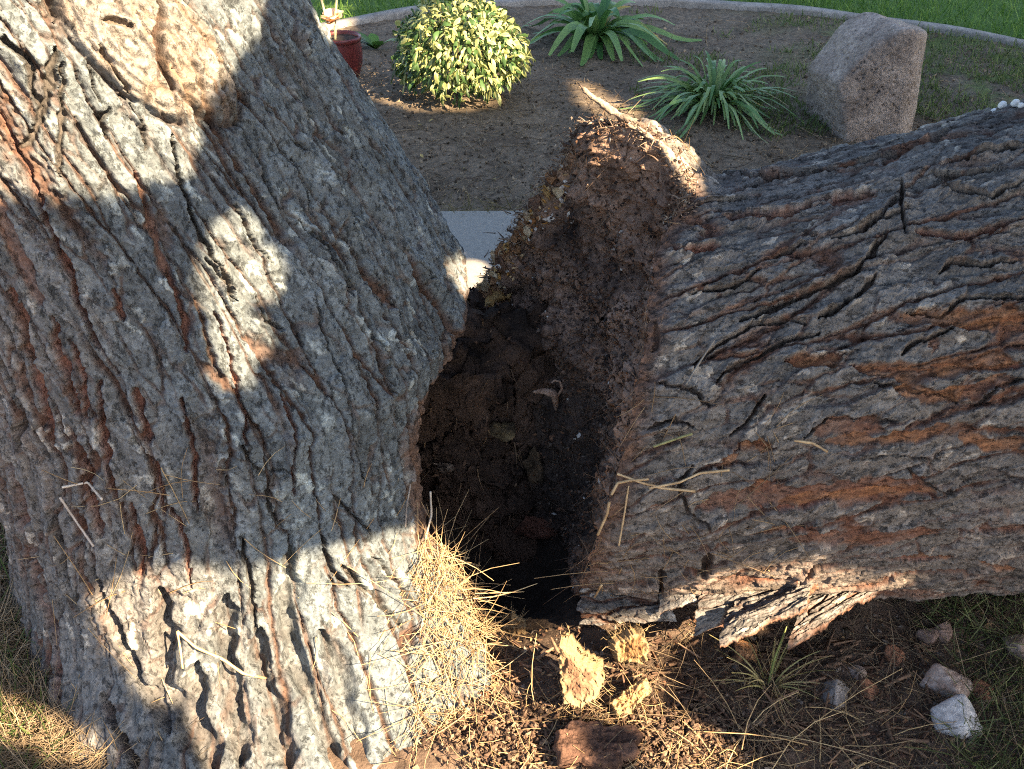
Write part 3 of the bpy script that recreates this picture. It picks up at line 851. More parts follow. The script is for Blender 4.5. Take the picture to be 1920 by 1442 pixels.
# ================================================================== loose bits on the fallen trunk
def slab(name, outline, thick, parent, origin, seed, upv=(0, -0.35, 1), cols=None, mat=None, res=46, rough=0.006, label=None, jag=.010, rimcol=None, grain=(25, 60, 60)):
    """A real slab: outline of world points, filled as a grid, bark relief on top, own thickness."""
    O = np.array(outline, float)
    n = len(O); c = O.mean(0)
    k = np.arange(res * 4) / (res * 4) * n
    i0 = k.astype(int); f = (k - i0)[:, None]
    ring = O[i0 % n] * (1 - f) + O[(i0 + 1) % n] * f
    g = np.random.default_rng(seed)
    upn = np.array(upv, float); upn /= np.linalg.norm(upn)
    jit = fbm3(ring * 30, seed, 3)[:, None] * jag + (fbm3(ring * 170, seed + 6, 3)[:, None] * jag * .8 if rimcol else 0)
    out = ring - c; out /= np.linalg.norm(out, axis=1, keepdims=True) + 1e-9
    ring = ring + out * jit
    rh = np.linspace(0.02, 1, 26)
    Wt = c + (ring - c)[None] * rh[:, None, None]
    q = Wt.reshape(-1, 3)
    hh = (0.8 * rough * fbm3(q * np.array(grain), seed + 1, 4, .6) + 0.4 * rough * fbm3(q * 160, seed + 2, 3)).reshape(26, -1)
    v_, _, pid = voro(q[:, 0] * 22, (q[:, 1] - q[:, 2]) * 46, seed + 3)
    hh = hh + ((pid - .5) * rough * (1 if grain[0] == 25 else .25)).reshape(26, -1)
    top = Wt + upn * (thick / 2 + hh[..., None] - 0.5 * thick * sst(.9, 1, rh)[:, None, None])
    bot = Wt - upn * (thick / 2 - 0.4 * hh[..., None] - 0.5 * thick * sst(.92, 1, rh)[:, None, None])
    m = len(ring)
    V = np.concatenate([top.reshape(-1, 3), bot.reshape(-1, 3)])
    F1 = grid_faces(26, m, True); F2 = F1[:, ::-1] + 26 * m
    a = 25 * m + np.arange(m); b = 25 * m + (np.arange(m) + 1) % m
    F3 = np.stack([a, a + 26 * m, b + 26 * m, b], 1)
    n2 = fbm3(V * (45 if grain[0] == 25 else np.array(grain) * .9), seed + 9, 4)
    ca, cb = cols if cols else ((0.14, 0.125, 0.115), (0.29, 0.265, 0.24))
    col = mix(ca, cb, np.clip(.5 + n2 * 1.3, 0, 1))
    if rimcol:
        rr_ = np.tile(np.repeat(rh, m), 2)
        col = mix(col, np.array(rimcol), sst(.55, .90, rr_ + .12 * n2))
    o = mesh_obj(name, V - origin, np.concatenate([F1, F2, F3]), mat or M_bark, parent, col)
    if label: o['label'] = label
    return o


def ptz(px, py, y): return at_y(px, py, y)


def bark_plate(name, A, B_, C_, D_, thick, seed, cup=.015):
    """Loose plate of bark: A-B attached edge, D-C free edge, grain runs A->B; real bark relief, torn edges, own thickness."""
    A, B_, C_, D_ = [np.array(q, float) for q in (A, B_, C_, D_)]
    nu_, nv_ = 120, 90
    a, b = np.meshgrid(np.linspace(0, 1, nu_), np.linspace(0, 1, nv_))
    aj = a + (a - .5) * 0; 
    L1 = np.linalg.norm(B_ - A); L2 = np.linalg.norm(D_ - A)
    e_ = 0.12 * fbm2(b * 2.5, b * 0 + 2, seed, 4, .5); e2_ = 0.12 * fbm2(b * 2.5 + 9, b * 0 + 2, seed, 4, .5); f_ = 0.12 * fbm2(a * 2.5, a * 0 + 5, seed, 5, .5)
    aj = a * (1 + e_) - (1 - a) * e2_
    bj = b * (1 + f_)
    P0 = (A * (1 - aj)[..., None] + B_ * aj[..., None]) * (1 - bj)[..., None] + (D_ * (1 - aj)[..., None] + C_ * aj[..., None]) * bj[..., None]
    nn_ = np.cross(B_ - A, D_ - A); nn_ /= np.linalg.norm(nn_)
    if nn_[1] - nn_[2] * .7 > 0: nn_ = -nn_
    h_, c_ = bark_relief(bj * L2, aj * L1, seed, True, [], (.045, .16))
    P0 = P0 + nn_ * (h_ * .8 + cup * (1 - (2 * b - 1) ** 2))[..., None]
    bt = P0 - nn_ * (thick * (1 - .6 * np.abs(2 * a - 1) ** 6) * (1 - .5 * b))[..., None] - nn_ * (.004 * fbm2(a * 9, b * 9, seed + 3, 3))[..., None]
    n0 = nu_ * nv_
    F1 = grid_faces(nv_, nu_); F2 = F1[:, ::-1] + n0
    rg = np.concatenate([np.arange(nu_), np.arange(1, nv_) * nu_ + nu_ - 1, (nv_ - 1) * nu_ + np.arange(nu_ - 2, -1, -1), np.arange(nv_ - 2, 0, -1) * nu_])
    r2 = np.roll(rg, -1)
    F3 = np.stack([rg, rg + n0, r2 + n0, r2], 1)
    cu_ = np.broadcast_to(np.array((.17, .085, .05)), (n0, 3)) * (.8 + .4 * rng.random((n0, 1)))
    return mesh_obj(name, np.concatenate([P0.reshape(-1, 3), bt.reshape(-1, 3)]) - L0, np.concatenate([F1, F2, F3]), M_barklog, log, np.concatenate([c_.reshape(-1, 3), cu_]))


bark_plate('bark_slab', ptz(1320, 1085, 1.40), ptz(1490, 1070, 1.40), ptz(1475, 1120, 1.33), ptz(1300, 1195, 1.29), .016, 901)
bark_plate('bark_slab', ptz(1385, 1120, 1.36), ptz(1540, 1090, 1.37), ptz(1515, 1130, 1.27), ptz(1345, 1212, 1.20), .018, 902)
bark_plate('bark_slab', ptz(1520, 1105, 1.38), ptz(1665, 1085, 1.42), ptz(1640, 1108, 1.35), ptz(1480, 1202, 1.22), .020, 903)
bark_plate('bark_slab', ptz(1100, 1070, 1.46), ptz(1250, 1062, 1.43), ptz(1270, 1165, 1.36), ptz(1085, 1170, 1.40), .02, 904)
bark_plate('bark_slab', ptz(1230, 1075, 1.43), ptz(1340, 1060, 1.42), ptz(1330, 1120, 1.36), ptz(1240, 1150, 1.36), .02, 905)

# splintered lip along the top of the break
def spike(name, pts, rad, parent, origin, seed, col, mat, label=None, ns=40, nc=10):
    """A knobbly tapered splinter following points."""
    Pp = np.array(pts, float)
    k = np.linspace(0, len(Pp) - 1, ns)
    ctr = np.stack([np.interp(k, np.arange(len(Pp)), Pp[:, j]) for j in range(3)], 1)
    rd = np.interp(k, np.arange(len(Pp)), rad)
    tg = np.gradient(ctr, axis=0); tg /= np.linalg.norm(tg, axis=1, keepdims=True)
    s = np.cross(tg, (0.1, 0.9, 0.2)); s /= np.linalg.norm(s, axis=1, keepdims=True)
    u = np.cross(s, tg)
    a = np.linspace(0, 2 * np.pi, nc, endpoint=False)
    V = ctr[:, None] + rd[:, None, None] * (s[:, None] * np.cos(a)[None, :, None] + u[:, None] * np.sin(a)[None, :, None])
    q = V.reshape(-1, 3)
    dirs = (V - ctr[:, None]).reshape(-1, 3)
    V = q + dirs * ((1.1 if seed in (911, 912) else .45) * fbm3(q * 80, seed, 4, .65))[:, None]
    c = mix(col[0], col[1], np.clip(.5 + 1.3 * fbm3(q * 70, seed + 4, 3), 0, 1))
    cap0 = len(V)
    V = np.concatenate([V, ctr[[0, -1]]])
    c = np.concatenate([c, c[[0, -1]]])
    Fq = grid_faces(ns, nc, True)
    j = np.arange(nc); j2 = (j + 1) % nc
    Fe = np.concatenate([np.stack([np.full(nc, cap0), j2, j, j], 1), np.stack([np.full(nc, cap0 + 1), (ns - 1) * nc + j, (ns - 1) * nc + j2, (ns - 1) * nc + j2], 1)])
    tri = Fe[:, :3]
    allt = np.concatenate([Fq[:, [0, 1, 2]], Fq[:, [0, 2, 3]], tri])
    o = mesh_obj(name, V - origin, allt, mat, parent, c, True, 3)
    if label: o['label'] = label
    return o


dead = ((0.13, 0.10, 0.08), (0.36, 0.29, 0.225))
dull = ((0.10, 0.075, 0.06), (0.25, 0.2, 0.16))


def rim_at(deg):
    a = R(deg)
    return np.array([np.interp(a, tt_, RIM[:, k]) for k in range(3)])


spike('splinter', [ptz(1083, 155, 1.92), ptz(1100, 172, 1.915), ptz(1125, 192, 1.91), ptz(1155, 212, 1.90), ptz(1195, 232, 1.88), ptz(1235, 250, 1.85)], [.0015, .004, .006, .008, .008, .005], log, L0, 911, dead, M_rot, 'pale splinter rising to a point')
spike('splinter', [rim_at(101) + np.array([-.01, 0, .010]), rim_at(97) + np.array([0, 0, .005]), rim_at(93), rim_at(89)], [.003, .008, .009, .004], log, L0, 912, dead, M_rot)
gs = np.random.default_rng(913)
for k in range(64):
    dg_ = gs.uniform(86, 190)
    b0 = rim_at(dg_)
    Ls = gs.uniform(.008, .030)
    od = np.array([-gs.uniform(.3, 1.0), gs.normal() * .4, gs.uniform(-.1, .9) * math.sin(R(dg_))])
    od /= np.linalg.norm(od)
    w_ = gs.uniform(.0015, .005)
    spike('splinter', [b0 - od * .02, b0, b0 + od * Ls * .6, b0 + od * Ls], [w_, w_, w_ * .7, .0006], log, L0, 2000 + k, dead if gs.random() < .5 else dull, M_rot, ns=9, nc=5)

# ragged crumbs along the outer rim
nr_ = 1500
dd_ = gs.uniform(78, 190, nr_)
Pr = np.stack([np.interp(np.radians(dd_), tt_, RIM[:, k]) for k in range(3)], 1)
Pr = Pr + np.stack([gs.normal(.006, .014, nr_), gs.normal(0, .009, nr_), gs.normal(.002, .007, nr_)], 1)
V, Fb, ix = bits(Pr, gs.uniform(.0012, .0048, nr_), 918)
pr_ = np.array([(.30, .24, .18), (.16, .11, .08), (.09, .055, .04), (.40, .33, .25), (.06, .04, .03)])[gs.choice(5, nr_, p=[.2, .25, .3, .1, .15])]
tag(mesh_obj('rim_crumbs', V - L0, Fb, M_crumb, log, pr_[ix], False, 3), kind='stuff')
k_ = gs.integers(0, nr_, 380)
V, Fb, ix, tt = strips(Pr[k_], np.stack([gs.normal(-.5, .8, 380), gs.normal(0, .5, 380), gs.normal(0, .6, 380)], 1), gs.uniform(.01, .03, 380), gs.uniform(.0015, .0045, 380), gs.normal(size=(380, 3)) * .004, 3, 3, 919)
tag(mesh_obj('rim_fibres', V - L0, Fb, M_needle, log, mix((.08, .05, .036), (.36, .28, .2), gs.random(380) ** 1.6)[ix]), kind='stuff')
# crumbs and torn fibres clinging to the break
g = np.random.default_rng(21)
ncr = 9000
ir = (np.abs(1 - g.beta(1.1, 1.6, ncr)) * (NR_ - 2)).astype(int); ir = NR_ - 2 - ir
it = g.integers(0, 520, ncr)
Pc = Wf[ir, it] + Nf[ir, it] * g.uniform(-.001, .006, (ncr, 1))
edgey = (np.degrees(tf[it]) > 128) & (np.degrees(tf[it]) < 205) & (rho[ir] > .86)
sz = g.uniform(.0015, .0085, ncr) * g.uniform(.5, 1, ncr) * np.where(edgey, 1.5, 1)
V, Fb, ix = bits(Pc, sz, 22)
pal = np.array([(0.10, 0.055, 0.036), (0.05, 0.032, 0.025), (0.16, 0.085, 0.05), (0.13, 0.10, 0.08), (0.028, 0.022, 0.02)])
cc = pal[g.integers(0, 5, ncr)]
pal2 = np.array([(0.45, 0.24, 0.07), (0.50, 0.38, 0.22), (0.26, 0.12, 0.05), (0.60, 0.56, 0.50), (0.10, 0.06, 0.04)])
cc[edgey] = pal2[g.integers(0, 5, edgey.sum())]
wh = g.random(ncr) < 0.012
cc[wh] = (0.6, 0.56, 0.5)
tag(mesh_obj('rot_crumbs', V - L0, Fb, M_crumb, log, cc[ix], False, 3), kind='stuff')
nfb = 1000
ir = (g.random(nfb) ** 1.6 * (NR_ * .8)).astype(int); it = g.integers(0, 520, nfb)
dr = g.normal(size=(nfb, 3)) * np.array([.45, .35, .3]) + np.array([-.1, 0, -1.0]) * g.choice([1, -1], (nfb, 1)) + Nf[ir, it] * .12
V, Fb, ix, tt = strips(Wf[ir, it], dr, g.uniform(.015, .085, nfb), g.uniform(.0008, .0020, nfb), g.normal(size=(nfb, 3)) * .012, 3, 3, 5)
fc = mix((0.06, 0.038, 0.027), (0.30, 0.20, 0.13), g.random(nfb) ** 2.2)
tag(mesh_obj('rot_fibres', V - L0, Fb, M_needle, log, fc[ix]), kind='stuff')
# chips of yellow torn wood along the outer left rim
gs = np.random.default_rng(930)
CHC = [((.44, .26, .09), (.60, .42, .19)), ((.46, .35, .21), (.66, .54, .37)), ((.24, .12, .06), (.40, .24, .13)), ((.5, .48, .46), (.7, .68, .66)), ((.09, .055, .04), (.2, .12, .08))]
for k in range(84):
    dg_ = gs.uniform(132, 200); rw = int(gs.beta(1, 4) * 50) + 2
    it_ = int(((dg_ + 90) % 360) / 360 * 520) % 520
    c0 = Wf[rw, it_] + Nf[rw, it_] * .006
    r_ = gs.uniform(.006, .019)
    uu_ = np.cross(Nf[rw, it_], gs.normal(size=3)); uu_ /= np.linalg.norm(uu_); vv_ = np.cross(Nf[rw, it_], uu_)
    out = [c0 + r_ * (uu_ * math.cos(t) * gs.uniform(.4, 1.3) + vv_ * math.sin(t) * gs.uniform(.6, 1.8)) for t in np.linspace(0, 6.28, 7)[:-1]]
    slab('wood_chip', out, r_ * gs.uniform(.3, .7), log, L0, 930 + k, upv=Nf[rw, it_] + gs.normal(size=3) * .5, cols=CHC[gs.choice(5, p=[.28, .22, .26, .06, .18])], mat=M_shard, res=6, rough=r_ * .5)

# ================================================================== wood shards, bark chunks, stones on the ground
def rock(name, centre, planes, label, cat, col, mat, seed, rough=0.03, sub=5, group=None, parent=None, pits=0.0):
    """Rounded polyhedron: half-space distances along normals, noisy surface."""
    import bmesh
    bm = bmesh.new()
    bmesh.ops.create_icosphere(bm, subdivisions=sub, radius=1)
    D = np.array([v.co[:] for v in bm.verts])
    Fc = np.array([[v.index for v in f.verts] for f in bm.faces])
    bm.free()
    Nn = np.array([p[:3] for p in planes], float); dd = np.array([p[3] for p in planes])
    Nn /= np.linalg.norm(Nn, axis=1, keepdims=True)
    den = D @ Nn.T
    rr = np.where(den > 1e-3, dd / np.maximum(den, 1e-3), 1e3)
    p = 28 if sub == 6 else 15
    rad = (1 / ((1 / np.maximum(rr, 1e-4)) ** p).sum(1)) ** (1 / p)
    V = D * rad[:, None]
    sc = rad.mean()
    V = V * (1 + rough * fbm3(V / sc * 2.5, seed, 4))[:, None]
    if pits:
        pn = fbm3(V / sc * 30, seed + 5, 3)
        V = V - D * (pits * sst(.28, .5, pn))[:, None]
    n = fbm3(V / sc * 4, seed + 9, 4)
    c = mix(col[0], col[1], np.clip(.5 + n, 0, 1))
    o = mesh_obj(name, V, Fc, mat, parent, c, True, 3)
    o.location = centre
    if label: tag(o, label, cat, group)
    return o


# crumbling core that still joins the two trunks at the back of the hollow
o = rock('rotten_core', (0, 0, 0), [(-1, 0, 0, .26), (1, 0, 0, .22), (0, -1, .1, .16), (0, 1, 0, .2), (0, 0, 1, .31), (.3, -.5, 1, .30), (0, 0, -1, .3), (.7, -.7, .2, .2), (-.7, -.7, .2, .22)], None, None, ((.022, .016, .013), (.105, .066, .046)), M_rot, 77, .30, 6, parent=tree)
o.location = np.array(CORE_AT) - T0
cv = np.zeros(len(o.data.vertices) * 3); o.data.vertices.foreach_get('co', cv); cv = cv.reshape(-1, 3)
cq = cv + np.array([0.040 * fbm3(cv * 24 + 5 * k_, 78 + k_, 5, .66) + .012 * fbm3(cv * np.array([90, 90, 30]) + 9 * k_, 85 + k_, 2) for k_ in range(3)]).T
o.data.vertices.foreach_set('co', cq.ravel().astype(np.float32)); o.data.update()
gq = np.random.default_rng(79)
pick_ = cq[gq.integers(0, len(cq), 2600)]
V, Fb, ix = bits(pick_, gq.uniform(.0015, .008, 2600), 80)
tag(mesh_obj('rot_crumbs', V + o.location, Fb, M_crumb, tree, np.array([(.06, .035, .025), (.12, .07, .045), (.03, .022, .018), (.2, .13, .08)])[gq.choice(4, 2600, p=[.4, .25, .3, .05])][ix], False, 3), kind='stuff')
k_ = gq.integers(0, len(cq), 500)
V, Fb, ix, tt = strips(cq[k_], np.stack([gq.normal(0, .3, 500), gq.normal(-.3, .3, 500), gq.normal(-1, .4, 500)], 1), gq.uniform(.01, .06, 500), gq.uniform(.0012, .004, 500), gq.normal(size=(500, 3)) * .008, 3, 3, 83)
tag(mesh_obj('rot_fibres', V + o.location, Fb, M_needle, tree, mix((.05, .032, .024), (.28, .18, .10), gq.random(500) ** 1.8)[ix]), kind='stuff')
# boulder behind the fallen trunk
bb = at_z(1636, 255, 0.05)
rock('boulder', (bb[0], bb[1] + 0.16, 0.24), [(-1, -.3, -.25, .205), (-.75, -.2, .66, .175), (-.45, -.1, .9, .185), (.25, .1, 1, .215), (1, -.2, .05, .185), (1, .1, .25, .21), (0, -1, .12, .165), (-.25, -1, .45, .20), (.1, 1, .1, .17), (-.6, .8, .1, .19), (0, 0, -1, .30), (.7, -.75, .1, .19)],
     'large grey-brown pitted boulder standing upright in the garden bed', 'boulder', ((0.25, 0.20, 0.165), (0.44, 0.36, 0.30)), M_rock, 41, 0.035, 6, pits=0.008)


def chunk(name, px, py, wpx, hpx, label, cat, col, mat, seed, z=0.0, flat=0.6, group=None, rough=.1):
    c = at_z(px, py, z + 0.01)
    dz = np.linalg.norm(c - CP)
    w = wpx / FPX * dz / 2; h = hpx / FPX * dz / 2
    gg = np.random.default_rng(seed)
    pl = [(math.cos(a) + gg.normal() * .1, math.sin(a) + gg.normal() * .1, gg.normal() * .25, w * gg.uniform(.7, 1.05) if abs(math.cos(a)) > .6 else h * gg.uniform(.7, 1.1)) for a in np.linspace(0, 6.28, 7)[:-1] + gg.uniform(-.3, .3, 6)]
    pl += [(gg.normal() * .3, gg.normal() * .3, 1, min(w, h) * flat), (0, 0, -1, min(w, h) * flat), (.6, -.4, .8, min(w, h) * flat * 1.3), (-.6, -.3, .8, min(w, h) * flat * 1.25)]
    gz = float(ground_z(np.array([c[0]]), np.array([c[1]]))[0])
    return rock(name, (c[0], c[1], gz + min(w, h) * flat * .7), pl, label, cat, col, mat, seed, rough, 4, group)


white = ((0.34, 0.32, 0.31), (0.60, 0.58, 0.57)); grey = ((0.17, 0.15, 0.14), (0.34, 0.30, 0.27)); red = ((0.20, 0.085, 0.05), (0.36, 0.18, 0.10))
chunk('stone', 1790, 1350, 80, 72, 'flat pale grey-white stone lowest in the right foreground', 'stone', white, M_stone, 51, flat=.5, rough=.05)
chunk('stone', 1778, 1283, 84, 60, 'pale stone with rusty stains just above the flat white stone', 'stone', ((0.24, 0.15, 0.11), (0.46, 0.38, 0.33)), M_stone, 52, flat=.6, rough=.06)
chunk('stone', 1562, 1296, 66, 44, 'small rough grey stone on soil beside the dry grass tuft', 'stone', grey, M_stone, 53, flat=.4, rough=.2)
chunk('bark_chip', 1612, 1258, 58, 30, 'thin grey-topped bark chip above the rusty chip', 'bark chip', ((0.26, 0.19, 0.15), (0.42, 0.33, 0.27)), M_bark, 54, flat=.35)
chunk('bark_chip', 1625, 1290, 54, 36, 'rusty brown bark chip beside the small grey stone', 'bark chip', red, M_bark, 55, flat=.4)
chunk('bark_chip', 1680, 1225, 40, 34, 'dark reddish bark chip near the edge of the grass', 'bark chip', red, M_bark, 56, flat=.4)
chunk('bark_chip', 1845, 1290, 50, 36, 'orange-brown bark chip touching the rust-stained stone', 'bark chip', red, M_bark, 57, flat=.4)
chunk('bark_chip', 1395, 1225, 46, 40, 'orange bark chip tucked under the loose bark slabs', 'bark chip', ((.28, .13, .06), (.42, .22, .1)), M_bark, 58, flat=.6)
chunk('stone', 1905, 1210, 40, 60, 'brownish stone half out of view at right edge', 'stone', ((.20, .14, .11), (.34, .26, .21)), M_stone, 59)
for k, (a, b) in enumerate([(1745, 1190), (1770, 1185)]):
    chunk('stone', a, b, 34, 30, ['small brown stone in the grass under the trunk', 'small reddish stone next to the brown one in the grass'][k], 'stone', ((.20, .13, .10), (.33, .22, .17)), M_stone, 60 + k)

# upright torn yellow shards
yel = ((0.12, 0.068, 0.042), (0.27, 0.17, 0.10))


def shard(px0, py0, pts, y, thick, label, seed, cols, upv, rim=(.30, .215, .115)):
    c = at_z(px0, py0, 0.0)
    out = [at_y(a, b, y + dy) for a, b, dy in pts]
    o = slab('wood_shard', out, thick, None, c, seed, upv=upv, cols=cols, mat=M_shard, res=44, rough=0.015, jag=.008, rimcol=rim, grain=(110, 110, 16))
    gg = np.random.default_rng(seed)
    P_ = np.array(out)[gg.integers(0, len(out), 60)] * .75 + np.array(out)[gg.integers(0, len(out), 60)] * .25
    P_ = P_ + gg.normal(size=(60, 3)) * .006 - c
    V, Fb, ix, tt = strips(P_, (P_ - P_.mean(0)) * np.array([1, .5, 2.]) + gg.normal(size=(60, 3)) * .02, gg.uniform(.008, .026, 60), gg.uniform(.0008, .0016, 60), gg.normal(size=(60, 3)) * .006, 3, 3, seed)
    tag(mesh_obj('fibres', V, Fb, M_needle, o, np.tile(rim, (len(V), 1))), kind='stuff')
    o.location = c
    return tag(o, label, 'wood shard')


shard(1095, 1320, [(1052, 1188, .02), (1068, 1196, .02), (1092, 1228, .01), (1128, 1246, 0), (1134, 1275, -.02), (1120, 1308, -.05), (1092, 1322, -.06), (1064, 1300, -.05), (1052, 1240, 0)], 1.215, 0.05, 'tall jagged yellow wood shard standing upright in the break', 921, yel, (-.3, -1, .35))
shard(1180, 1240, [(1140, 1200, .02), (1165, 1180, .03), (1200, 1175, .03), (1212, 1200, .01), (1200, 1238, -.01), (1150, 1235, 0)], 1.29, 0.05, 'short yellow-brown wood shard behind the tall one', 922, ((.17, .09, .04), (.34, .21, .09)), (.2, -1, .5))
shard(1170, 1330, [(1135, 1318, 0), (1175, 1290, .02), (1210, 1270, .03), (1215, 1300, .01), (1180, 1338, -.02), (1150, 1345, -.03)], 1.185, 0.05, 'low splintered wood piece at the foot of the tall shard', 923, ((.22, .12, .07), (.5, .34, .14)), (0, -.6, .8))
shard(955, 1195, [(940, 1185, 0), (962, 1150, .01), (985, 1160, .01), (985, 1195, -.01), (960, 1205, -.02)], 1.42, 0.012, 'small tan wood flake inside the dark hollow', 924, ((.22, .14, .07), (.34, .23, .12)), (0, -.8, .5))
# broad flat brown bark chunk in front
c = at_z(1120, 1400, 0.0)
o = slab('bark_chunk', [at_z(1030, 1372, 0.055), at_z(1080, 1355, 0.060), at_z(1180, 1362, 0.055), at_z(1205, 1388, 0.050), at_z(1180, 1432, 0.045), at_z(1120, 1446, 0.045), at_z(1050, 1436, 0.045)], 0.03, None, c, 925, upv=(0, -.2, 1), cols=((.06, .034, .025), (.17, .095, .065)), mat=M_rot, rough=.012, jag=.025, grain=(12, 42, 42))
o.location = c
tag(o, 'broad flat reddish-brown bark chunk at the bottom centre below the shards', 'bark chunk')
FACE_P = np.concatenate([Wf.reshape(-1, 3), cq + np.array(CORE_AT)])
FPX_, FPY_, FDZ_ = proj(FACE_P)


def face_y(px, py):
    d = np.hypot(FPX_ - px, FPY_ - py)
    k = d < 9
    if not k.any(): return None
    i = np.argmin(np.where(k, FDZ_, 9))
    return float(FACE_P[i][1])


# curled scrap of bark stuck on the rotten face
YS = (face_y(1035, 745) or 1.62) - .012
sc_ = thing('curled_scrap', 'pale curled bark scrap stuck on the dark rotten face', 'bark scrap', ptz(1035, 745, YS))
so_ = np.array(sc_.location)
spike('scrap_body', [ptz(1000, 735, YS - .01), ptz(1020, 733, YS - .018), ptz(1040, 740, YS - .018), ptz(1043, 768, YS)], [.003, .007, .010, .005], sc_, so_, 941, ((.26, .16, .11), (.46, .32, .24)), M_rot, ns=20, nc=8)
spike('curl', [ptz(1046, 742, YS - .018), ptz(1054, 728, YS - .024), ptz(1050, 716, YS - .024), ptz(1040, 713, YS - .024), ptz(1033, 718, YS - .024)], [.003, .003, .0026, .0024, .0015], sc_, so_, 942, ((.30, .19, .13), (.46, .32, .24)), M_rot, ns=20, nc=6)

# lumps of rotten wood lying deep in the hollow
for k, (a, b, w, h, y, lb, cl) in enumerate([
    (1000, 880, 50, 80, 1.62, 'mottled tan lump of rotten wood hanging in the hollow', ((.04, .03, .02), (.13, .085, .05))),
    (940, 805, 60, 36, 1.72, 'yellowish rotten wood flake deep in the hollow', ((.06, .045, .03), (.22, .16, .08))),
    (1010, 990, 90, 40, 1.60, 'dark red-brown rotten lump low in the hollow', ((.05, .025, .018), (.13, .06, .04))),
    (835, 875, 40, 34, 1.62, 'small pale chip on the left wall of the hollow', ((.08, .06, .05), (.22, .17, .13)))]):
    if face_y(a, b): y = face_y(a, b) - .012
    c0 = ptz(a, b, y); dz = np.linalg.norm(c0 - CP)
    gg = np.random.default_rng(70 + k)
    out = [c0 + (RT * math.cos(t) * w + UP * math.sin(t) * h) / FPX * dz / 2 * gg.uniform(.55, 1.2) + FW * gg.normal() * .008 for t in np.linspace(0, 6.28, 10)[:-1]]
    o = slab('rotten_lump', out, .022, None, c0, 70 + k, upv=-FW + gg.normal(size=3) * .4, cols=cl, mat=M_rot, res=30, rough=.016, jag=.012)
    o.location = c0
    tag(o, lb, 'rotten wood')

# ================================================================== needles, litter and grass
g = np.random.default_rng(31)


def surf_pick(polys, n, PXg, PYg, Fg, Pg, Ng, seed):
    gg = np.random.default_rng(seed)
    m = np.zeros(PXg.shape, bool)
    for poly in polys: m |= inpoly(PXg, PYg, poly)
    m &= Fg
    idx = np.argwhere(m)
    k = idx[gg.integers(0, len(idx), n)]
    return Pg[k[:, 0], k[:, 1]], Ng[k[:, 0], k[:, 1]]


def inpoly(x, y, poly):
    r = np.zeros(np.shape(x), bool)
    n = len(poly)
    for i in range(n):
        x1, y1 = poly[i]; x2, y2 = poly[(i + 1) % n]
        if y1 == y2: continue
        c = ((y1 > y) != (y2 > y)) & (x < (x2 - x1) * (y - y1) / (y2 - y1) + x1)
        r ^= c
    return r


def needles(name, P0, dr, ln, wd, seed, c0, c1, kind='stuff', parent=None, bendk=.25, label=None, cat=None, mat=None):
    gg = np.random.default_rng(seed)
    n = len(P0)
    V, Fb, ix, tt = strips(P0, dr, ln, wd, gg.normal(size=(n, 3)) * (ln * bendk)[:, None], 3, 2 if mat is M_grass else 3, seed, .6)
    cc = mix(c0, c1, gg.random(n))
    o = mesh_obj(name, V, Fb, mat or M_needle, parent, cc[ix])
    return tag(o, label, cat, None, kind)


straw0, straw1 = (0.30, 0.19, 0.09), (0.52, 0.38, 0.20)
# thick mat of dry needles caught on the root flare right of the standing trunk
mat_poly = [(768, 1010), (835, 1020), (890, 1110), (930, 1250), (920, 1340), (870, 1440), (770, 1440), (755, 1330), (790, 1220), (780, 1120)]
n = 820
p, nn = surf_pick([mat_poly], n, TREE_PX, TREE_PY, TREE_F, TREE_P, TREE_N, 41)
p = p + nn * g.uniform(.002, .022, (n, 1))
cl_ = np.repeat(g.normal(size=(n // 9 + 1, 3)) * .7, 9, 0)[:n]
dv = np.stack([g.normal(.15, .45, n), g.normal(-.1, .4, n), g.normal(-.45, .5, n)], 1) + cl_
dv -= nn * ((dv * nn).sum(1) * .88)[:, None]
needles('pine_needles', p, dv, g.uniform(.03, .13, n), g.uniform(.0010, .0022, n), 42, (.16, .10, .055), (.52, .38, .21), bendk=.26)
# needles poking out over the hollow
n = 26
q = np.array([(840, 1060), (870, 1090), (890, 1130), (900, 1180), (905, 1220), (915, 1250)])
p = np.array([at_y(a + g.uniform(-30, 10), b + g.uniform(-25, 25), 1.32) for a, b in q[g.integers(0, 6, n)]])
dv = np.stack([g.uniform(.5, 1, n), g.normal(0, .3, n), g.normal(.15, .5, n)], 1)
needles('pine_needles', p, dv, g.uniform(.04, .10, n), g.uniform(.0016, .0026, n), 43, straw0, straw1)
# scattered needles on both trunks
n = 80
p, nn = surf_pick([[(100, 850), (780, 900), (800, 1440), (100, 1440)]], n, TREE_PX, TREE_PY, TREE_F, TREE_P, TREE_N, 44)
dv = g.normal(size=(n, 3)); dv -= nn * ((dv * nn).sum(1))[:, None]
needles('pine_needles', p + nn * .006, dv, g.uniform(.04, .12, n), g.uniform(.0012, .002, n), 45, straw0, straw1)
n = 90
p, nn = surf_pick([[(1080, 700), (1500, 780), (1500, 1080), (1080, 1120)], [(1200, 250), (1330, 250), (1330, 420), (1150, 420)]], n, LOG_PX, LOG_PY, LOG_F, LOG_P, LOG_N, 46)
dv = g.normal(size=(n, 3)) * np.array([1, .6, 1]); dv -= nn * ((dv * nn).sum(1))[:, None]
needles('pine_needles', p + nn * .006, dv, g.uniform(.03, .10, n), g.uniform(.0012, .002, n), 47, (0.14, 0.09, 0.05), (0.34, 0.23, 0.12))


